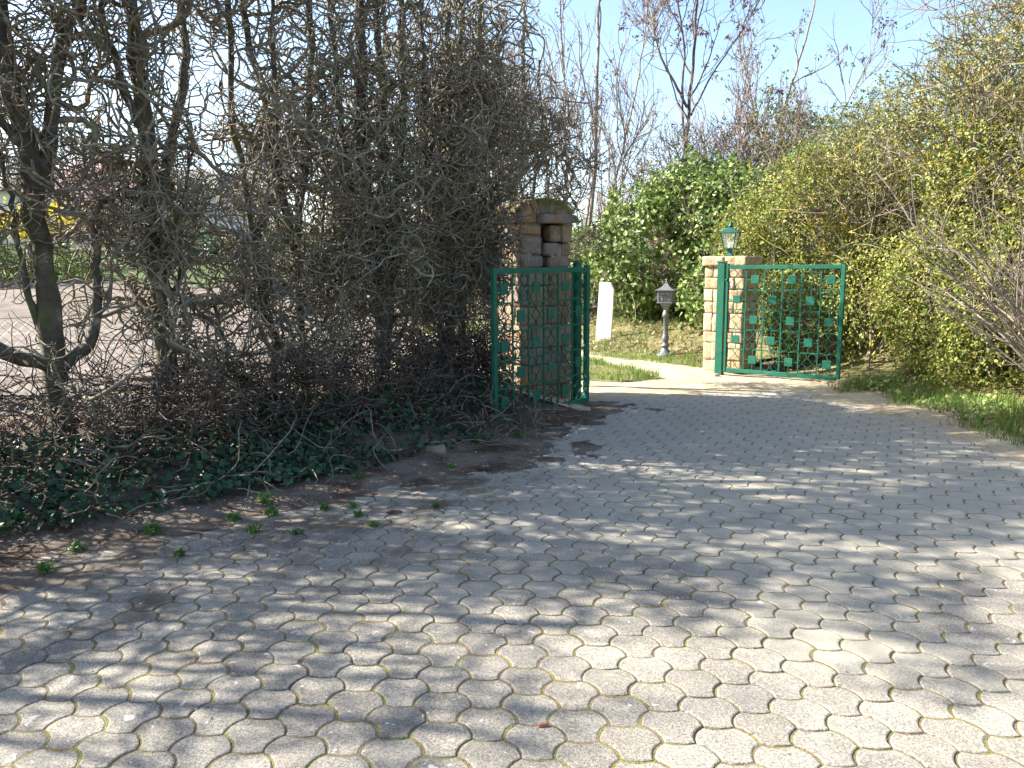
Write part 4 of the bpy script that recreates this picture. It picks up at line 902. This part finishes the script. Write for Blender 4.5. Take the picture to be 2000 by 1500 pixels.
shrub('hedge_shrub', 'tall olive brown twiggy shrub above the privet, upper right', 'shrub', [(5.6, 9.6, 3.0, 1.15, 1.1, .9), (6.2, 8.4, 3.4, 1.2, 1.2, 1.0), (5.1, 10.8, 2.8, .9, .9, .75), (6.7, 7.4, 3.5, 1.1, 1.1, 1.0), (6.4, 9.8, 3.9, 1.2, 1.1, .8), (5.9, 7.6, 2.7, .9, 1.0, .8)], 110000, 'olive', .034, 'oval', 305, 'lichen_twig', 3600, .75, 'shrubs of the right hedge', gap=(-.5, 2.0), twr=.005, up=.04, rough=.5)
shrub('hedge_shrub', 'sparse olive shrub behind the lantern', 'shrub', [(4.6, 13.2, 2.0, 1.1, 1.0, 1.25), (5.4, 12.6, 2.8, 1.0, 1.0, 1.0), (6.2, 12.4, 3.2, 1.2, 1.0, 1.1)], 30000, 'privet_green', .042, 'oval', 306, 'twig_grey', 900, .5, 'shrubs of the right hedge', rough=.45)
# ivy mound
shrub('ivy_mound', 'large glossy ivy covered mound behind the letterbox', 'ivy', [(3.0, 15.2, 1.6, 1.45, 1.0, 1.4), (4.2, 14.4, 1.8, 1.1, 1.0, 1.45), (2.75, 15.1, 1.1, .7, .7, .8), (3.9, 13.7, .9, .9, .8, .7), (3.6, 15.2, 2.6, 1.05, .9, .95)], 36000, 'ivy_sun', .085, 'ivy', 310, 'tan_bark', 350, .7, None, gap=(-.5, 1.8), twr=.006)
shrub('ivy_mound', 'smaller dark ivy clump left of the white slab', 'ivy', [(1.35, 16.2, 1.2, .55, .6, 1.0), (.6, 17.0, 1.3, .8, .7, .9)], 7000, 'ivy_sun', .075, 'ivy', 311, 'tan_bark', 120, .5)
# bushes above the ivy
shrub('bush', 'brown pink bare bush above the ivy mound', 'bush', [(3.9, 17.0, 3.5, 1.2, 1.0, .9), (5.3, 16.5, 3.7, 1.3, 1.0, .9), (4.6, 17, 2.4, 1.6, 1.0, 1.2)], 9000, 'olive', .05, 'oval', 320, 'pink_twig', 3000, .75, 'bushes beyond the ivy', gap=(.0, 1.6), twr=.007, up=.12, rough=.5)
shrub('bush', 'small bright green laurel bush between the bare bush and the olive shrub', 'bush', [(5.75, 15.3, 3.35, .48, .5, .5), (5.5, 15.3, 2.9, .5, .5, .5)], 4500, 'bright', .07, 'oval', 321, 'tan_bark', 120, .4, 'bushes beyond the ivy')
shrub('bush', 'loose dark green bush standing tallest beyond the lantern', 'bush', [(6.0, 18, 4.5, .7, .7, .85), (6.8, 18.2, 4.4, .6, .6, .6), (6.3, 18, 3.6, 1.0, .8, .9)], 5000, 'privet_green', .085, 'oval', 322, 'tan_bark', 260, .8, 'bushes beyond the ivy', gap=(-.1, 1.6), twr=.008, up=.1, rough=.5)
shrub('bush', 'yellow green bush next to the bright laurel', 'bush', [(6.6, 14.6, 3.4, .8, .7, .75), (6.2, 14.4, 2.7, 1.0, .8, .9)], 9000, 'privet', .055, 'oval', 323, 'twig_grey', 600, .6, 'bushes beyond the ivy')

# dry brown shrub at right border
def dry_shrub():
    rg = np.random.default_rng(71); b = np.array([4.85, 6.35, .12]); t = thing('dry_shrub', tuple(b), 'leafless pale brown shrub of straight stems at the right border', 'shrub')
    n = 34; a = rg.normal(size=n)*.55; d = np.stack([-.72+a*.6, .1+rg.normal(size=n)*.35, 1.1+.2*rg.random(n)], 1)
    p = b+np.c_[rg.normal(size=(n, 2))*.10, np.zeros(n)]
    P, R = grow(rg, p, d, rg.uniform(1.3, 2.3, n), .012, .005, 12, .06, .02)
    p, d, r = spawn(rg, P, R, 150, .5, .3, None, 1.); P2, R2 = grow(rg, p, d, rg.uniform(.3, .8, 150), .005, .002, 8, .09, .04)
    p, d, r = spawn(rg, P2, R2, 350, .6, .2, None, 1.); P3, R3 = grow(rg, p, d, rg.uniform(.1, .35, 350), .0028, .0014, 5, .1, .04)
    m = MB(); tubes(m, P, R, 6); tubes(m, P2, R2, 4); tubes(m, P3, R3, 3); rel(t, m).build('branchwork', M['tan_bark'], t, smooth=True)
dry_shrub()

# ------------------------------------------------------------------ bare trees
def bare_tree(base, label, stems, seed, barkm, n1=60, n2=500, n3=1800, seeds=0, seedsize=.07, l1=(1.0, 2.2), l2=(.5, 1.2), l3=(.2, .5), r2=.007, r3=.004, up=.12, group='bare trees', spread=.8, lo=.25, name='bare_tree', reach=1.):
    rg = np.random.default_rng(seed); b = np.array([base[0], base[1], float(gz(base[0], base[1]))-.05])
    t = thing(name, tuple(b), label, 'tree', group); m = MB(); Q = []
    for pts, r0, r1 in stems:
        q = smoothpath([b+np.array(p) for p in pts], 30); q[1:-1] += rg.normal(size=(28, 3))*.012*np.linalg.norm(q[-1]-q[0])*.15; r = np.linspace(r0, r1, 30); poly(m, q, r, 8); Q.append((q, r))
    rel(t, m).build('trunk', M[barkm], t, smooth=True)
    P0 = np.stack([q for q, r in Q]); R0 = np.stack([r for q, r in Q])
    p, d, r = spawn(rg, P0, R0, n1, spread, lo, None, .9); P1, R1 = grow(rg, p, d, rg.uniform(*l1, n1), np.clip(r*.6, .008, .04), r2*.9, 12, .10, up)
    p, d, r = spawn(rg, P1, R1, n2, spread, .2, None, .9); P2, R2 = grow(rg, p, d, rg.uniform(*l2, n2), r2, r3*.8, 9, .12, up)
    p, d, r = spawn(rg, P2, R2, n3, spread, .2, None, .9); P3, R3 = grow(rg, p, d, rg.uniform(*l3, n3), r3, r3*.55, 5, .12, up*.5)
    m = MB(); tubes(m, P1, R1, 6); tubes(m, P2, R2, 4); tubes(m, P3, R3, 3); rel(t, m).build('crown', M[barkm], t, smooth=True)
    if seeds:
        i = rg.integers(0, n3, seeds); c = P3[i, -1]; k_ = 7; p = (c[:, None, :]+rg.normal(size=(seeds, k_, 3))*seedsize*.5-np.array([0, 0, seedsize*.4])).reshape(-1, 3)
        m = MB(); leaves(m, p, rg.normal(size=p.shape), seedsize, rg, 'dry', .3, .5, 1.5); tag(rel(t, m).build('seed_pods', M['seed'], t), kind='stuff')
    return t
def wp(px, py, Y, z0):  # helper used while modelling: point on the view ray at depth Y
    d = Mx@np.array([(px-1000)/1500, (750-py)/1500, -1.]); t_ = Y/d[1]; return np.array([d[0]*t_, Y, EYE+d[2]*t_])
bare_tree((1.9, 16.5), 'slender pale bare tree rising behind the gap between the pillars', [([(-.2, 0, 0), (-.3, 0, 1.5), (-.12, 0, 3.0), (-.1, 0, 4.5), (-.05, 0, 7.5), (.2, 0, 9.5)], .048, .014), ([(0, 0, 0), (-.1, 0, 1.2), (.4, 0, 3.2), (.8, .2, 5.0), (1.0, .3, 6.6)], .035, .010), ([(-.3, 0, .2), (-.7, .2, 2.0), (-.75, 0, 4.5), (-.9, 0, 6.8)], .035, .012)], 401, 'tan_bark', 40, 240, 600, 160, .06, up=.16, spread=.55, r2=.009, r3=.0055)
bare_tree((4.55, 20.5), 'tall dark bare tree with purple seed clusters in the centre of the sky', [([(0, 0, 0), (0, 0, 3.0), (.02, 0, 4.6), (.15, 0, 6.5), (.25, 0, 8.3), (.35, 0, 10.5)], .062, .018), ([(.0, 0, 3.6), (-.15, 0, 4.8), (-.1, 0, 6.3), (-.5, 0, 8.2), (-.9, 0, 9.6)], .036, .012), ([(.1, 0, 4.6), (.6, 0, 5.6), (1.3, 0, 6.6), (1.9, 0, 7.6)], .028, .01), ([(0, 0, 4.8), (-.7, 0, 6.0), (-1.1, 0, 7.4)], .04, .012)], 402, 'dark_bark', 30, 150, 380, 330, .10, l1=(1.2, 2.4), l2=(.6, 1.4), l3=(.3, .7), r2=.010, r3=.0065, up=.12, spread=.7, lo=.42)
bare_tree((8.6, 24), 'leaning bare sapling with a few pods, right of the tall dark tree', [([(0, 0, 0), (-.6, 0, 3.0), (-.4, 0, 5.0), (.3, 0, 7.4), (.5, 0, 9.2)], .07, .015), ([(0, 0, 1.0), (-1.2, 0, 4.5), (-1.8, 0, 7.6)], .05, .012), ([(0, 0, 1.5), (1.2, 0, 4.5), (2.2, 0, 6.6)], .045, .012)], 403, 'tan_bark', 28, 120, 280, 120, .11, l1=(1.0, 2.0), l2=(.5, 1.2), l3=(.3, .6), r2=.012, r3=.007, up=.12, spread=.6)
bare_tree((1.0, 18.5), 'thicket of fine pale shoots just behind the arched pillar', [([(0, 0, 0), (-.1, 0, 2.0), (-.2, 0, 4.6)], .05, .012), ([(.5, 0, 0), (.8, 0, 2.0), (1.1, 0, 4.2)], .045, .012), ([(.9, 0, 0), (1.4, 0, 2.0), (1.9, 0, 3.9)], .045, .012), ([(-.5, 0, 0), (-.9, 0, 2.0), (-1.0, 0, 4.9)], .045, .012), ([(-1.5, 0, 0), (-1.9, 0, 2.4), (-2.1, 0, 5.2)], .05, .012)], 404, 'tan_bark', 80, 480, 1100, 60, .06, l1=(.7, 1.7), l2=(.4, 1.0), r2=.008, r3=.005, up=.18, spread=.6, lo=.1)
bare_tree((5.0, 17.5), 'reddish bare saplings rising from the brown bush', [([(-.4, 0, 0), (-.6, 0, 3.0), (-.8, 0, 4.0)], .03, .008), ([(.2, 0, 0), (.2, 0, 3.0), (.0, 0, 4.2)], .03, .008), ([(.9, 0, 0), (1.2, 0, 3.0), (1.4, 0, 4.1)], .03, .008)], 405, 'pink_twig', 36, 160, 300, 0, l1=(.5, 1.0), l2=(.4, .9), r2=.008, r3=.005, up=.15, spread=.5, lo=.45)
bare_tree((8.2, 10.2), 'spreading bare tree with lichen spotted branches, upper right corner', [([(0, 0, 0), (-.2, 0, 2.2), (-.7, -.3, 3.6), (-1.8, -.5, 4.6), (-2.9, -.4, 5.0)], .10, .02), ([(0, 0, 2.0), (.2, 0, 3.8), (-.3, -.1, 5.4), (-.6, 0, 7.0)], .08, .02), ([(-.4, -.1, 3.0), (-1.2, -.6, 3.8), (-2.3, -1.2, 4.1)], .05, .015), ([(0, 0, 2.4), (.8, -.8, 4.2), (.6, -1.4, 5.6)], .06, .02)], 406, 'pink_twig', 80, 620, 1900, 160, .035, l1=(.9, 1.9), l2=(.5, 1.1), l3=(.2, .5), r2=.009, r3=.005, up=.05, spread=.8, lo=.3)
# a tall bare tree beyond the hedge, outside the left border: it throws dappled shade on the foreground
q = hp(-8.5, -1.2)
bare_tree((q[0], q[1]), 'tall bare tree beyond the hedge, outside the left border', [([(0, 0, 0), (.1, 0, 2.0), (0, 0, 4.5), (.1, 0, 7.5)], .07, .02), ([(0, 0, 1.8), (.8, .3, 4.0), (1.0, .4, 6.5)], .04, .015), ([(0, 0, 2.0), (-.8, -.3, 4.0), (-1.2, .2, 6.5)], .04, .015)], 420, 'dark_bark', 26, 90, 160, 0, l1=(1.0, 2.2), l2=(.5, 1.3), r2=.009, r3=.006, up=.05, group='bare trees')

# ------------------------------------------------------------------ background seen through the left hedge
shrub('laurel_hedge', 'grey green laurel hedge beyond the lawn, seen through the bare hedge', 'hedge', [(-16+i_*2.6, 34+.4*math.sin(i_*2), 2.5, 1.6, 1.0, .95) for i_ in range(8)], 16000, 'laurel', .16, 'oval', 501, 'twig_grey', 60, .6, gap=None)
shrub('dark_bush', 'dark green bush at the far left border beyond the gravel', 'bush', [(-19.5, 28, 1.7, 2.0, 1.2, 1.3), (-16.8, 29, 1.5, 1.2, 1.0, .9)], 9000, 'ivy_sun', .14, 'oval', 502, 'twig_grey', 60, .6, gap=None)
shrub('forsythia', 'yellow flowering forsythia far left beyond the lawn', 'flowering shrub', [(-19.7, 32, 3.4, .8, .7, .75), (-18.5, 32.3, 3.5, .6, .7, .75), (-20.9, 32.4, 3.3, .5, .6, .5)], 3200, 'yellow', .13, 'oval', 503, 'tan_bark', 200, .8, gap=(-.3, 1.0))
shrub('blossom_tree', 'pink blossoming tree in front of the pale house', 'tree', [(-19.5, 38, 5.3, 1.9, 1.3, 1.5), (-17.8, 38, 4.6, 1.3, 1.1, 1.2), (-20.5, 38.2, 4.4, 1.2, 1, 1.2)], 9000, 'pink', .15, 'oval', 504, 'dark_bark', 400, 1.2, gap=(-.35, .9), twr=.02)
hs = thing('house', (-27, 56, 2.4), 'pale house with a low grey roof far behind the blossoming tree', 'house')
m = MB(); box(m, (0, 0, 2.1), (15, 8, 4.3)); m.build('wall', plain('pale_render', (.70, .68, .64), .9, 0, .05, .5), hs)
m = MB(); m.add([(-8, -4.6, 4.2), (8, -4.6, 4.2), (8, 4.6, 4.2), (-8, 4.6, 4.2), (-6.5, 0, 6.0), (6.5, 0, 6.0)], [[0, 1, 5, 4], [2, 3, 4, 5], [3, 2, 1, 0]], [[1, 2, 5], [3, 0, 4]]); m.build('roof', plain('grey_roof_tile', (.20, .18, .17), .9, 0, .2, 2), hs)
for x_ in (-4.5, 0, 4.5):
    m = MB(); box(m, (x_, -4.03, 2.3), (1.3, .1, 1.3)); w_ = m.build('window', plain('window_frame', (.6, .6, .6), .5), hs)
    m = MB(); box(m, (x_, -4.09, 2.3), (1.1, .04, 1.1)); m.build('pane', plain('dark_glass', (.05, .06, .07), .1), w_)
m = MB(); poly(m, [(0, 0, 0), (0, 0, 1.35)], .05, 8); tag(m.build('white_post', M['white_slab'], loc=(-9.4, 15.6, 0)), 'short white post by the gravel, seen through the left end of the hedge', 'post')
for i_, (x_, y_, h_, lb) in enumerate(((-17.2, 42, 6.4, 'conifer standing between the second and third hedge trunks'), (-13.8, 44, 5.6, 'second dark conifer further right beyond the lawn'), (-9.2, 46, 4.6, 'low dark conifer behind the middle of the hedge'))):
    z_ = float(gz(x_, y_)); shrub('conifer', lb, 'tree', [(x_, y_, z_+h_*.3, 1.5, 1.3, h_*.32), (x_, y_, z_+h_*.6, 1.0, .9, h_*.3), (x_, y_, z_+h_*.85, .55, .5, h_*.2)], 5000, 'conifer', .22, 'long', 510+i_, 'dark_bark', 60, .8, 'conifers beyond the lawn', gap=(-.3, .8))
for i_, (x_, y_, lb) in enumerate(((-24, 40, 'pale bare tree beyond the forsythia'), (-12, 40, 'pale bare tree between the two conifers'), (-6.8, 38, 'bare tree beyond the dense part of the hedge'), (-2.5, 32, 'bare tree left of the arched pillar, far behind'))):
    bare_tree((x_, y_), lb, [([(0, 0, 0), (.1, 0, 1.6), (0, 0, 3.4), (.2, 0, 5.2)], .12, .03), ([(0, 0, 1.2), (.7, 0, 2.8), (1.1, 0, 4.6)], .07, .02), ([(0, 0, 1.0), (-.7, 0, 2.6), (-1.1, 0, 4.4)], .07, .02)], 520+i_, 'tan_bark', 60, 350, 700, 0, l1=(.8, 1.7), l2=(.5, 1.2), l3=(.3, .7), r2=.016, r3=.011, up=.1, group='bare trees far behind', lo=.2)
